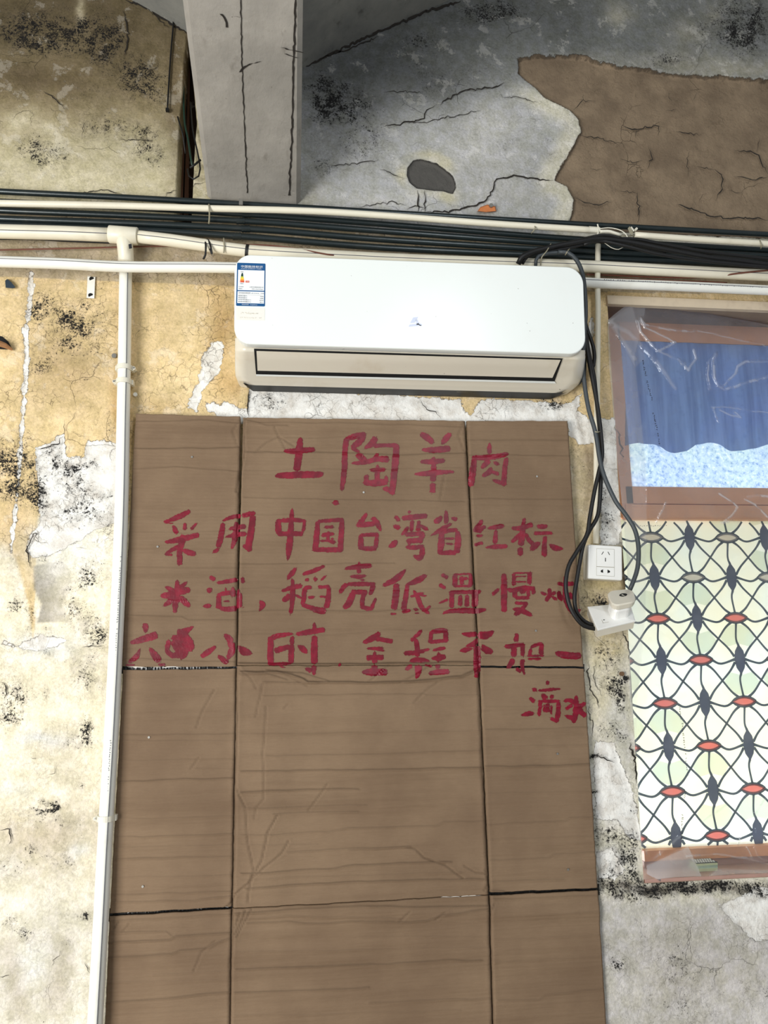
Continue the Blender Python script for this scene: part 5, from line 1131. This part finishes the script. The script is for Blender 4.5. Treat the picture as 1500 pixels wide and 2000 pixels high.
 'm': (760,1210,6.818,[[ [(430,140,45),(380,205,50),(320,230,25)],[(280,275,60),(340,265,50),(370,340,65),(375,500,65)],[(195,450,55),(350,440,65),(540,395,30)],[(270,560,20),(330,540,65),(450,540,60),(540,560,25)],[(300,610,55),(220,670,55)],[(390,605,90),(385,690,85),(360,790,25)],[(465,605,25),(575,625,35)],[(560,150,45),(545,320,60)],[(555,165,60),(650,160,50),(780,160,55)],[(755,150,60),(750,300,70)],[(540,300,45),(780,280,50)],[(600,130,15),(700,120,15),(775,140,15)],[(570,415,25),(660,395,45),(750,380,45)],[(660,440,40),(660,560,80)],[(560,520,30),(660,510,75),(760,490,55)],[(645,595,70),(645,660,50)],[(520,720,45),(650,700,75),(800,690,60)] ],
   [ [(965,185,30),(1060,200,65),(1165,190,60)],[(1180,205,80),(1290,210,100),(1390,155,40)],[(1170,250,30),(1130,320,75),(1020,355,25)],[(940,420,30),(1020,405,65),(1110,385,20)],[(1165,350,85),(1170,500,95),(1165,640,95),(1160,780,60)],[(1230,340,35),(1290,400,80),(1380,440,60)],[(1220,380,30),(1310,450,50)] ]]),
 'n': (960,1210,6.818,[[ [(330,180,45),(325,300,70)],[(170,360,50),(300,350,60),(430,330,50)],[(300,370,75),(290,500,70)],[(285,520,70),(260,580,70),(205,650,40)],[(410,320,55),(410,490,55)],[(410,525,60),(405,620,50),(435,740,20)],[(315,655,40),(400,690,60)],[(520,385,40),(500,480,60)],[(510,375,35),(600,335,50),(680,325,45)],[(665,320,60),(655,470,65)],[(475,485,35),(690,480,30)],[(475,525,25),(660,525,30)] ],
   [ [(845,440,50),(950,470,90),(1090,485,90),(1190,480,80)] ]]),
 'o': (980,1310,6.818,[[ [(605,130,45),(605,195,45)],[(405,240,50),(460,270,50)],[(480,265,25),(600,255,45),(780,240,25)],[(360,355,45),(435,415,60)],[(250,595,30),(350,570,65),(425,575,40)],[(530,310,50),(590,380,80)],[(680,320,50),(640,370,45)],[(475,405,20),(620,405,50),(770,400,30)],[(510,410,50),(490,600,45)],[(750,400,50),(745,560,65),(715,690,60)],[(640,625,40),(715,670,50)],[(560,450,25),(560,545,35)],[(605,430,45),(605,550,60)],[(655,460,25),(655,590,30)],[(550,540,25),(660,540,25)],[(540,470,15),(650,470,15)] ],
   [ [(985,325,35),(985,420,65),(985,540,80),(950,700,45)],[(820,400,40),(900,395,55),(970,430,60)],[(940,450,45),(840,515,50)],[(1110,425,50),(1010,490,60)],[(1010,480,80),(1060,560,70),(1120,610,60)],[(840,600,40),(930,630,65),(960,680,60)] ]]),
}
sn = 0
for key, (ox, oy, scl, chars) in CHARS.items():
    for strokes in chars:
        V, Fc, DR = [], [], []
        for s_ in strokes:
            sn += 1; r = np.random.RandomState(sn)
            q = cr([(ox + x / scl, oy + y / scl, w_ / scl) for x, y, w_ in s_], 1.25); n = len(q)
            q = q + 0
            T = np.gradient(q[:, :2], axis=0); T /= np.linalg.norm(T, axis=1)[:, None] + 1e-9; N = np.stack([-T[:, 1], T[:, 0]], -1)
            i_ = np.arange(n); end = np.minimum(i_, n - 1 - i_) * 1.25
            cap = np.sqrt(np.clip(end / 2.4, 0.12, 1))
            jl = np.interp(i_, np.arange(0, n + 3, 2), r.randn(len(np.arange(0, n + 3, 2)))) * .42; jr = np.interp(i_, np.arange(0, n + 3, 2), r.randn(len(np.arange(0, n + 3, 2)))) * .42
            hw = q[:, 2] * .5 * 1.02 * cap; b0 = len(V); K = 5
            for j in range(K):
                f_ = j / (K - 1) * 2 - 1
                off = f_ * hw + (jl if f_ < 0 else jr) * abs(f_) * cap
                endj = r.randn() * 1.2
                X_ = q[:, 0] + N[:, 0] * off; Y_ = q[:, 1] + N[:, 1] * off
                X_[0] -= T[0, 0] * endj; Y_[0] -= T[0, 1] * endj; X_[-1] += T[-1, 0] * endj; Y_[-1] += T[-1, 1] * endj
                p_, _ = cpt(X_, Y_, .0009 + .00001 * (sn % 13)); V += [tuple(a) for a in p_]
                DR += list(np.clip(.30 + .42 * np.exp(-(end / 3.5)) + .16 * abs(f_) ** 3, 0, 1))
            for j in range(K - 1):
                for i in range(n - 1): Fc.append((b0 + j * n + i, b0 + (j + 1) * n + i, b0 + (j + 1) * n + i + 1, b0 + j * n + i + 1))
        mesh_obj('painted_character', V, Fc, M['paint'], card, attrs={'dry': ('FLOAT', DR)})

# ------------------------------------------------------------------ small things on the wall
t = empty('metal_plate', P(178, 561, -.004), 'narrow white metal plate with two dark holes left of the vertical pipe', 'plate')
mb = MB(); pquad(mb, [(171,540),(186,541),(184,583),(169,582)], -.006, -.002); mb.build('plate', M['pvc_white'], t)
for c in ((179, 545), (177, 577)):
    mb = MB(); mb.tube([P(c[0], c[1], -.0068), P(c[0], c[1], -.004)], .0062, 12); mb.build('bolt_hole', M['slot'], t)
mb = MB(); mb.loft([[P(x, y, -.012) for x, y in ((10,548),(14,545),(22,551),(30,561),(25,563),(11,562))], [P(x, y, -.002) for x, y in ((10,548),(14,545),(22,551),(30,561),(25,563),(11,562))]])
tag(mb.build('dark_flake', simple('dark_blue_flake', S(36, 52, 66), .5)), 'small dark blue flake stuck high on the left wall', 'flake')
t = empty('wooden_peg', P(12, 680, 0), 'broken wooden peg in a black hole at the left frame edge', 'peg')
mb = MB(); mb.loft([[P(x, y, -.003) for x, y in ((-8,655),(4,657),(16,667),(25,683),(0,682),(-8,680))], [P(x, y, .0) for x, y in ((-8,655),(4,657),(16,667),(25,683),(0,682),(-8,680))]]); mb.build('hole', M['slot'], t)
mb = MB(); mb.tube([P(24, 683, -.006), P(10, 675, -.02), P(-10, 668, -.035)], [.003, .007, .009], 8); mb.build('peg', simple('tan_peg_wood', S(170, 124, 84), .8), t)
mb = MB(); c = P(223, 695, -.006); mb.tube([c, (c[0], .02, c[2])], .0042, 10); mb.tube([(c[0], c[1] - .002, c[2]), (c[0], c[1] + .001, c[2])], .0064, 12); tag(mb.build('screw', M['metal']), 'round metal screw head just left of the vertical pipe', 'screw')
mb = MB(); c = P(264, 770, -.006); mb.tube([c, (c[0], .02, c[2])], .0055, 10); tag(mb.build('wall_plug', M['pvc_white']), 'white plastic wall plug right of the vertical pipe', 'wall plug')
for (x, y), lb in (((1222, 1325), 'black nail head in the plaster beside the plastic sheet'), ((1215, 1316), 'rusty nail head above the black one beside the plastic sheet')):
    mb = MB(); c = P(x, y, -.008); mb.tube([(c[0], -.010, c[2]), (c[0], .02, c[2])], [.0058, .004], 10); tag(mb.build('nail', M['rustmetal' if y < 1320 else 'black']), lb, 'nail')
t = empty('brick_fragment', P(950, 408, -.004), 'orange brick fragment showing above the pipes on the right wall', 'brick')
mb = MB(); mb.loft([[P(x, y, -.010) for x, y in ((934,412),(940,405),(952,401),(966,404),(968,412),(950,414))], [P(x, y, .004) for x, y in ((932,413),(938,404),(952,399),(968,403),(970,413),(950,415))]]); mb.build('chip', M['orange'], t)
mb = MB(); c = P(959, 402, -.012); mb.tube([(c[0], -.016, c[2]), (c[0], .0, c[2])], .006, 12); mb.build('bolt', M['metal'], t)

# ------------------------------------------------------------------ window
win = empty('window_1', (.88, .10, WZ0)); win['kind'] = 'structure'
yF = .105
def wb(name, px0, py0, px1, py1, y0, y1, mat, right_to=WX1 - .005, parent=win):
    """horizontal bar: left end and the two edge heights are read off at px0; runs level to the right"""
    a = P(px0, py0, y0); b = P(px0, py1, y0)
    mb = MB(); mb.box(((a[0] + right_to) / 2, (y0 + y1) / 2, (a[2] + b[2]) / 2), ((right_to - a[0]) / 2, abs(y1 - y0) / 2, abs(a[2] - b[2]) / 2)); return mb.build(name, M[mat], parent)
wb('dark_gap', 1192, 600, 0, 628, yF + .02, yF + .04, 'gap')
fr = wb('top_rail', 1205, 627, 0, 664, yF - .005, yF + .03, 'pinkwood')
xl = P(1205, 900, yF)[0]
xr = P(1229, 900, yF)[0]; zlo = P(1229, 1013, yF)[2]
mb = MB(); mb.box(((WXL(2) - .01 + xr) / 2, yF + .012, (zlo + WZ1) / 2), ((xr - WXL(2) + .01) / 2, .017, (WZ1 - zlo) / 2 - .004)); mb.build('side_stile', M['pinkwood'], win)
wb('middle_rail', 1222, 950, 0, 983, yF - .005, yF + .03, 'pinkwood')
wb('lower_head', 1222, 985, 0, 1013, yF - .012, yF + .03, 'pinkwood')
wb('bottom_rail', 1258, 1662, 0, 1683, yF - .01, yF + .03, 'pinkwood')
M['mauve'] = simple('mauve_frame_base', S(176, 140, 128), .6, var=.2, scale=14)
wb('frame_base', 1258, 1683, 0, 1712, yF - .004, yF + .03, 'mauve')
zs_ = P(1360, 1702.8, yF - .058)[2]
mb = MB(); mb.box(((WXL(1) + WX1) / 2, (yF + .03) / 2 + .003, zs_ - .012), ((WX1 - WXL(1)) / 2 - .004, (yF + .03) / 2, .012)); mb.build('sill', M['mauve'], win)
# upper pane
a = P(1212, 664, yF + .02); b = P(1226, 950, yF + .02)
mb = MB(); mb.box(((a[0] + WX1) / 2, yF + .024, (a[2] + b[2]) / 2), ((WX1 - a[0]) / 2 - .002, .002, (a[2] - b[2]) / 2)); mb.build('upper_pane', M['glass_tex'], win)
# lower pane
c0 = (.866,) + P(1222, 1013, yF + .01)[1:]; d0 = P(1258, 1662, yF + .01)
mb = MB(); mb.box(((c0[0] + WX1) / 2, yF + .014, (c0[2] + d0[2]) / 2), ((WX1 - c0[0]) / 2 - .002, .002, (c0[2] - d0[2]) / 2)); pane = mb.build('lower_pane', M['film'], win)
# blue curtain on the upper pane
cu = empty('blue_curtain', P(1400, 800, yF), 'translucent blue curtain with scalloped hem behind the upper pane plastic', 'curtain')
xs = np.linspace(0, 1, 90); PXc = np.linspace(1208, 1640, 90)
top = 664 + 0 * PXc; 
hem = np.interp(PXc, [1208,1225,1250,1275,1300,1320,1340,1360,1385,1410,1430,1450,1480,1500,1530,1560,1600,1640], [874,870,864,868,880,884,882,868,864,872,880,881,874,868,866,880,880,870])
V = np.linspace(0, 1, 50)[:, None]; py = top[None] * (1 - V) + hem[None] * V; px = np.repeat(PXc[None], 50, 0)
pts = PA(px, py, yF - .002); pts[..., 1] += .006 * np.sin(px / 9.) * (.3 + V) 
grid_obj('cloth', pts, M['curtain'], cu)
# patterned film: nodes on a lattice
W0 = np.array(P(1292, 1290, yF + .01)); ax = (np.array(P(1445, 1286, yF + .01)) - W0)[0] / 2; az = (np.array(P(1305, 1459, yF + .01)) - W0)[2] / 2
def node(i, j): return np.array((W0[0] + i * ax, 0, W0[2] + j * az))   # (i+j) even: navy diamond, odd: lens
yP = yF + .0105
rb = [MB() for _ in range(1)][0]
def seg(mb, pts_, w0, w1, y):
    q = cr(pts_, .006); n = len(q); T = np.gradient(q, axis=0); T /= np.linalg.norm(T, axis=1)[:, None]; N = np.stack([-T[:, 1], T[:, 0]], -1)
    w_ = w1 + (w0 - w1) * np.abs(np.linspace(-1, 1, n)) ** 4
    a = [(q[k, 0] + N[k, 0] * w_[k] / 2, y, q[k, 1] + N[k, 1] * w_[k] / 2) for k in range(n)]; b = [(q[k, 0] - N[k, 0] * w_[k] / 2, y, q[k, 1] - N[k, 1] * w_[k] / 2) for k in range(n)]
    mb.add(a + b, [(k, k + 1, n + k + 1, n + k) for k in range(n - 1)])
zt, zb_ = c0[2] - .004, d0[2] + .004; xa, xb_ = c0[0] + .002, WX1 - .01
def clipq(mb, pts_, mat_y):
    pass
LW, LH, NW, NH = ax * .30, -az * .11, ax * .145, -az * .37
def clip_poly(poly):
    def cl(p, ins_, isec):
        out = []
        for k in range(len(p)):
            a, b = p[k - 1], p[k]
            if ins_(b):
                if not ins_(a): out.append(isec(a, b))
                out.append(b)
            elif ins_(a): out.append(isec(a, b))
        return out
    for axis, lim, sgn in ((0, xa, 1), (0, xb_, -1), (1, zb_, 1), (1, zt, -1)):
        if not poly: return poly
        poly = cl(poly, lambda p: (p[axis] - lim) * sgn >= 0, lambda a, b: tuple(np.array(a) + (np.array(b) - np.array(a)) * ((lim - a[axis]) / (b[axis] - a[axis]))))
    return poly
def put(name, poly, y, mat):
    poly = clip_poly([tuple(p) for p in poly])
    if len(poly) < 3: return
    mesh_obj(name, [(p[0], y, p[1]) for p in poly], [tuple(range(len(poly)))], M[mat], pane)
lead = MB()
for i in range(-2, 7):
    for j in range(-5, 6):
        n0 = node(i, j); x, z = n0[0], n0[2]
        if (i + j) % 2:   # lens
            n = 9; up = [(x + LW * (1 - 2 * k / n), z + LH * (1 - (1 - 2 * k / n) ** 2) ** .85) for k in range(n + 1)]; dn = [(x - LW * (1 - 2 * k / n), z - LH * (1 - (1 - 2 * k / n) ** 2) ** .85) for k in range(1, n)]
            lo_ = up + dn; seg(lead, lo_ + [lo_[0]], .0085, .0085, yP)
            put('lens', up + dn, yP - .0008, 'film_pale' if z > node(0, 2)[2] + .9 * az and j <= -2 and False else ('film_pale' if node(i, j)[2] > W0[2] - az * 1.5 else 'film_red'))
        else:
            put('diamond', [(x, z + NH), (x + NW * .75, z + NH * .55), (x + NW, z), (x + NW * .7, z - NH * .55), (x, z - NH), (x - NW * .75, z - NH * .55), (x - NW, z), (x - NW * .75, z + NH * .55)], yP - .0008, 'film_navy')
        for di, dj in ((1, 0), (0, 1)):
            m = node(i + di, j + dj); a = np.array((x, z)); b = np.array((m[0], m[2])); odd = (i + j) % 2
            if di: 
                s_ = LW if odd else NW; e_ = NW if odd else LW; mid = (a + b) / 2 - np.array((0, LH * .9)); seg(lead, [(a[0] + s_ * .9, a[1]), tuple(mid), (b[0] - e_ * .9, b[1])], .0088, .0060, yP)
            else:
                s_ = LH if odd else NH; e_ = NH if odd else LH; sg = 1 if b[1] > a[1] else -1; seg(lead, [(a[0], a[1] + sg * s_ * .9), (a[0] - ax * .045, (a[1] + b[1]) / 2), (b[0], b[1] - sg * e_ * .9)], .008, .0056, yP)
        for di in (1, -1):     # diagonals to the row below
            m = node(i + di, j + 1); b = np.array((m[0], m[2])); a = np.array((x, z))
            if (i + j) % 2: p0 = a + np.array((di * LW * .45, -LH * 1.0)); p1 = b + np.array((-di * LW * .45, LH)); c1 = p0 + np.array((di * ax * .16, az * .13)); c2 = p1 - np.array((di * ax * .16, az * .13)); 
            else: p0 = a + np.array((di * NW * .9, -NH * .18)); p1 = b + np.array((-di * NW * .9, NH * .18)); c1 = p0 + np.array((di * ax * .14, az * .20)); c2 = p1 - np.array((di * ax * .14, az * .20))
            seg(lead, [tuple(p0), tuple(c1), tuple((a + b) / 2), tuple(c2), tuple(p1)], .0082, .0057, yP)
# petals in pale green either side of the stems
for i in range(-2, 7):
    for j in range(-5, 6):
        if (i + j) % 2 == 0: continue
        n0 = node(i, j); x, z = n0[0], n0[2]
        for sg in (1, -1):
            for sd in (1, -1): 
                if (i * 3 + j * 5 + sg + sd * 2) % 4 == 0: continue
                put('petal', [(x, z + sg * LH * 1.2), (x + sd * ax * .28, z - sg * az * .22), (x + sd * ax * .46, z - sg * az * .45), (x + sd * ax * .30, z - sg * az * .70), (x, z - sg * az * .62)], yP + .0012, 'film_green')
# clip the line work to the pane
lv = np.array(lead.v); keepf = [f_ for f_ in lead.f if all(xa <= lv[k][0] <= xb_ and zb_ <= lv[k][2] <= zt for k in f_)]
mesh_obj('printed_line', lead.v, keepf, M['lead'], pane)
# notebooks on the sill
for k, (y0_, y1_, lb, mt) in enumerate(((1697.5, 1702.5, 'bottom pale green notepad of the small stack on the sill', S(222, 232, 190)), (1691.5, 1696.5, 'middle mint notepad of the small stack on the sill', S(190, 216, 194)), (1686, 1691, 'top notepad with black dotted cover on the sill', S(218, 228, 184)))):
    y = yF - .058; a = P(1360, y0_, y); b = P(1402, y1_, y)
    t = empty('notepad', ((a[0] + b[0]) / 2, y + .02, b[2]), lb, 'notepad')
    mb = MB(); mb.box(((a[0] + b[0]) / 2, y + .0195, (a[2] + b[2]) / 2), ((b[0] - a[0]) / 2, .0195, abs(a[2] - b[2]) / 2 - .0004)); mb.build('pages', simple('notepad_paper_%d' % k, mt, .7), t)
    mb = MB(); mb.box(((a[0] + b[0]) / 2, y + .0195, max(a[2], b[2]) - .0002), ((b[0] - a[0]) / 2 + .0006, .0203, .0006)); cv = mb.build('cover', M['blackink'] if k == 2 else simple('notepad_cover_%d' % k, mt, .5), t)
    if k == 2:
        mb = MB()
        for i in range(8):
            for j in range(4): mb.box((a[0] + (b[0] - a[0]) * (i + .5 + .5 * (j % 2)) / 8.5, y + .005 + j * .009, max(a[2], b[2]) + .0008), (.0022, .0026, .0003))
        mb.build('cover_dots', M['lwhite'], cv)

# ------------------------------------------------------------------ clear plastic sheet over the window
ty = lambda x: np.interp(x, [1186,1200,1215,1235,1262,1295,1330,1400,1500,1640], [626,614,602,592,590,592,602,616,634,656])
by = lambda x: np.interp(x, [1186,1262,1290,1330,1372,1385,1400,1500,1640], [1700,1706,1722,1730,1740,1728,1716,1718,1722])
NXs, NYs = 210, 480
v = np.linspace(0, 1, NYs)[:, None]; u = np.linspace(0, 1, NXs)[None, :] ** 1.0
yy = 600 + v * 1120
xl_ = np.interp(yy, [560,625,700,900,1000,1100,1160,1280,1380,1450,1500,1560,1650,1700,1760], [1188,1187,1190,1206,1216,1224,1226,1228,1230,1240,1243,1246,1250,1256,1264])
PX = xl_ + (1640 - xl_) * u; tt = ty(PX); bb = by(PX); PY = tt + (bb - tt) * v
Hs = np.zeros(PX.shape); 
RG = [ # bright wrinkles
 ([(1252,620),(1262,633),(1290,642),(1330,646),(1355,647)],2.2,.006),([(1252,622),(1262,640),(1285,653),(1305,662),(1318,668)],2.2,.006),([(1246,625),(1254,650),(1275,675),(1286,686),(1320,668)],2.2,.006),
 ([(1355,645),(1400,655),(1450,665),(1495,676)],2.0,.004),([(1286,686),(1300,692),(1330,705),(1345,722)],3,.004),
 ([(1325,700),(1332,712),(1338,706),(1340,720)],2,.005),([(1356,682),(1360,700),(1350,712),(1346,722)],2.4,.006),
 ([(1400,690),(1394,705),(1396,735),(1404,755),(1415,762),(1435,757),(1465,745),(1500,735),(1600,700)],2.6,.008),([(1400,692),(1385,705),(1382,730),(1388,760)],2.4,.005),([(1500,706),(1455,706),(1440,715),(1436,730),(1422,745),(1412,756)],2.4,.007),
 ([(1390,796),(1410,794),(1450,800),(1500,806)],2.0,.004),([(1394,798),(1400,815),(1403,825)],2,.004),([(1406,800),(1430,812),(1448,816),(1436,806)],2.2,.005),
 ([(1460,970),(1480,968),(1500,970)],2.2,.006),([(1455,975),(1475,985),(1500,1010)],2.2,.006),([(1405,965),(1430,982),(1440,992),(1428,1010),(1410,1022),(1432,1018)],2.2,.006),([(1300,980),(1290,1005),(1282,1020)],2,.004),([(1262,950),(1264,985)],1.6,.003),
 ([(1190,628),(1230,650),(1270,690),(1320,760)],5,.004),([(1190,630),(1220,670),(1240,700)],5,.004),([(1195,622),(1235,596)],3,.003),
 ([(1262,1690),(1320,1640),(1380,1600),(1420,1570)],3,.003),([(1340,1672),(1400,1668),(1460,1676),(1500,1690)],2.4,.004),([(1475,1655),(1480,1672),(1500,1684)],2,.004),([(1460,1655),(1470,1675)],2,.004),
 ([(1495,1560),(1440,1650)],3,.003),([(1470,1540),(1400,1640)],2.2,.002),([(1500,1385),(1440,1420),(1360,1470),(1280,1560)],3,.002),([(1262,1668),(1266,1640)],2,.003),([(1290,1668),(1286,1640)],2,.003)]
WXn = PX + 2.5 * fbm(PX, PY, 30, 201, 3); WYn = PY + 2.5 * fbm(PX, PY, 30, 202, 3)
for q, w_, d in RG:
    a = np.array(q); m = (PX > a[:, 0].min() - 25) & (PX < a[:, 0].max() + 25) & (PY > a[:, 1].min() - 25) & (PY < a[:, 1].max() + 25)
    ds = seg_dist(WXn[m], WYn[m], q); Hs[m] += d * .8 * np.exp(-(ds / (w_ * 1.05)) ** 2)
dep = -.006 - Hs + .012 * np.clip((PX - xl_) / 60., 0, 1) + .007 * fbm(PX, PY * .6, 90, 210, 3)
dep = dep + .035 * np.clip((PX - 1290) / 200., 0, 1) * np.clip((1650 - PY) / 80., 0, 1)
pts = PA(PX, PY, dep)
veil = .06 + .05 * (PY < 1010) + .03 * (fbm(PX, PY, 40, 220, 3) > .1)
strip = np.clip((np.interp(PY, [600,700,900,1000,1200,1400,1700], [1262,1240,1262,1264,1262,1242,1258]) - PX) / 2., 0, 1); veil = veil + .17 * strip
veil = veil + .32 * np.clip(sdf(PX, PY, [(1262,1710),(1262,1690),(1345,1652),(1362,1690),(1385,1740),(1330,1736)], 20) / 2., 0, 1)
veil = veil + .14 * np.clip(sdf(PX, PY, [(1190,625),(1236,594),(1262,700),(1240,720),(1210,660)], 20) / 3., 0, 1)
veil = veil + .22 * np.clip((PY - (bb - 20)) / 3., 0, 1) * (PX > 1360)
veil = np.clip(veil + .55 * np.clip((Hs - .0012) / .004, 0, 1) * (.35 + .65 * (fbm(PX, PY, 26, 230, 2) > -.1)), 0, .8)  # highlights on the wrinkles painted in as whiter veil
ps = grid_obj('plastic_sheet', pts, M['plastic'], attrs={'veil': ('FLOAT', veil)}); tag(ps, 'clear wrinkled plastic sheet covering the window on the right', 'plastic sheet')
for k, (p0, p1, n) in enumerate((((1255, 702), (1262, 735), 9), ((1263, 742), (1274, 782), 11), ((1276, 806), (1289, 868), 16), ((1327, 1380), (1331, 1405), 7), ((1332, 1412), (1344, 1520), 24), ((1338, 1545), (1336, 1572), 7), ((1333, 1590), (1332, 1640), 12))):
    o = print_dashes(p0, p1, -.016 if k < 3 else .0, n, 3.0, ps, 'blackink', seed=20 + k)
ct = P(1292, 1040, yF + .004)
print_dashes((1244, 1027), (1304, 1027), yF + .006, 14, 2.2, pane, 'ink', seed=40)

# groups of alike things
for pre, g in (('metal_conduit', 'dark metal conduits in the bundle'), ('pipe_clamp', 'white clamps on the vertical pipe'), ('power_cable', 'black and grey cables on the right'),
               ('zip_tie', 'pale zip ties on pipes and cables'), ('notepad', 'notepads on the window sill'), ('nail', 'nail heads by the plastic sheet'), ('plastic_pipe', 'white and cream plastic pipes'), ('wire', 'thin loose wires')):
    for o in bpy.data.objects:
        if o.name.split('.')[0] == pre and o.parent is None and 'label' in o: o['group'] = g
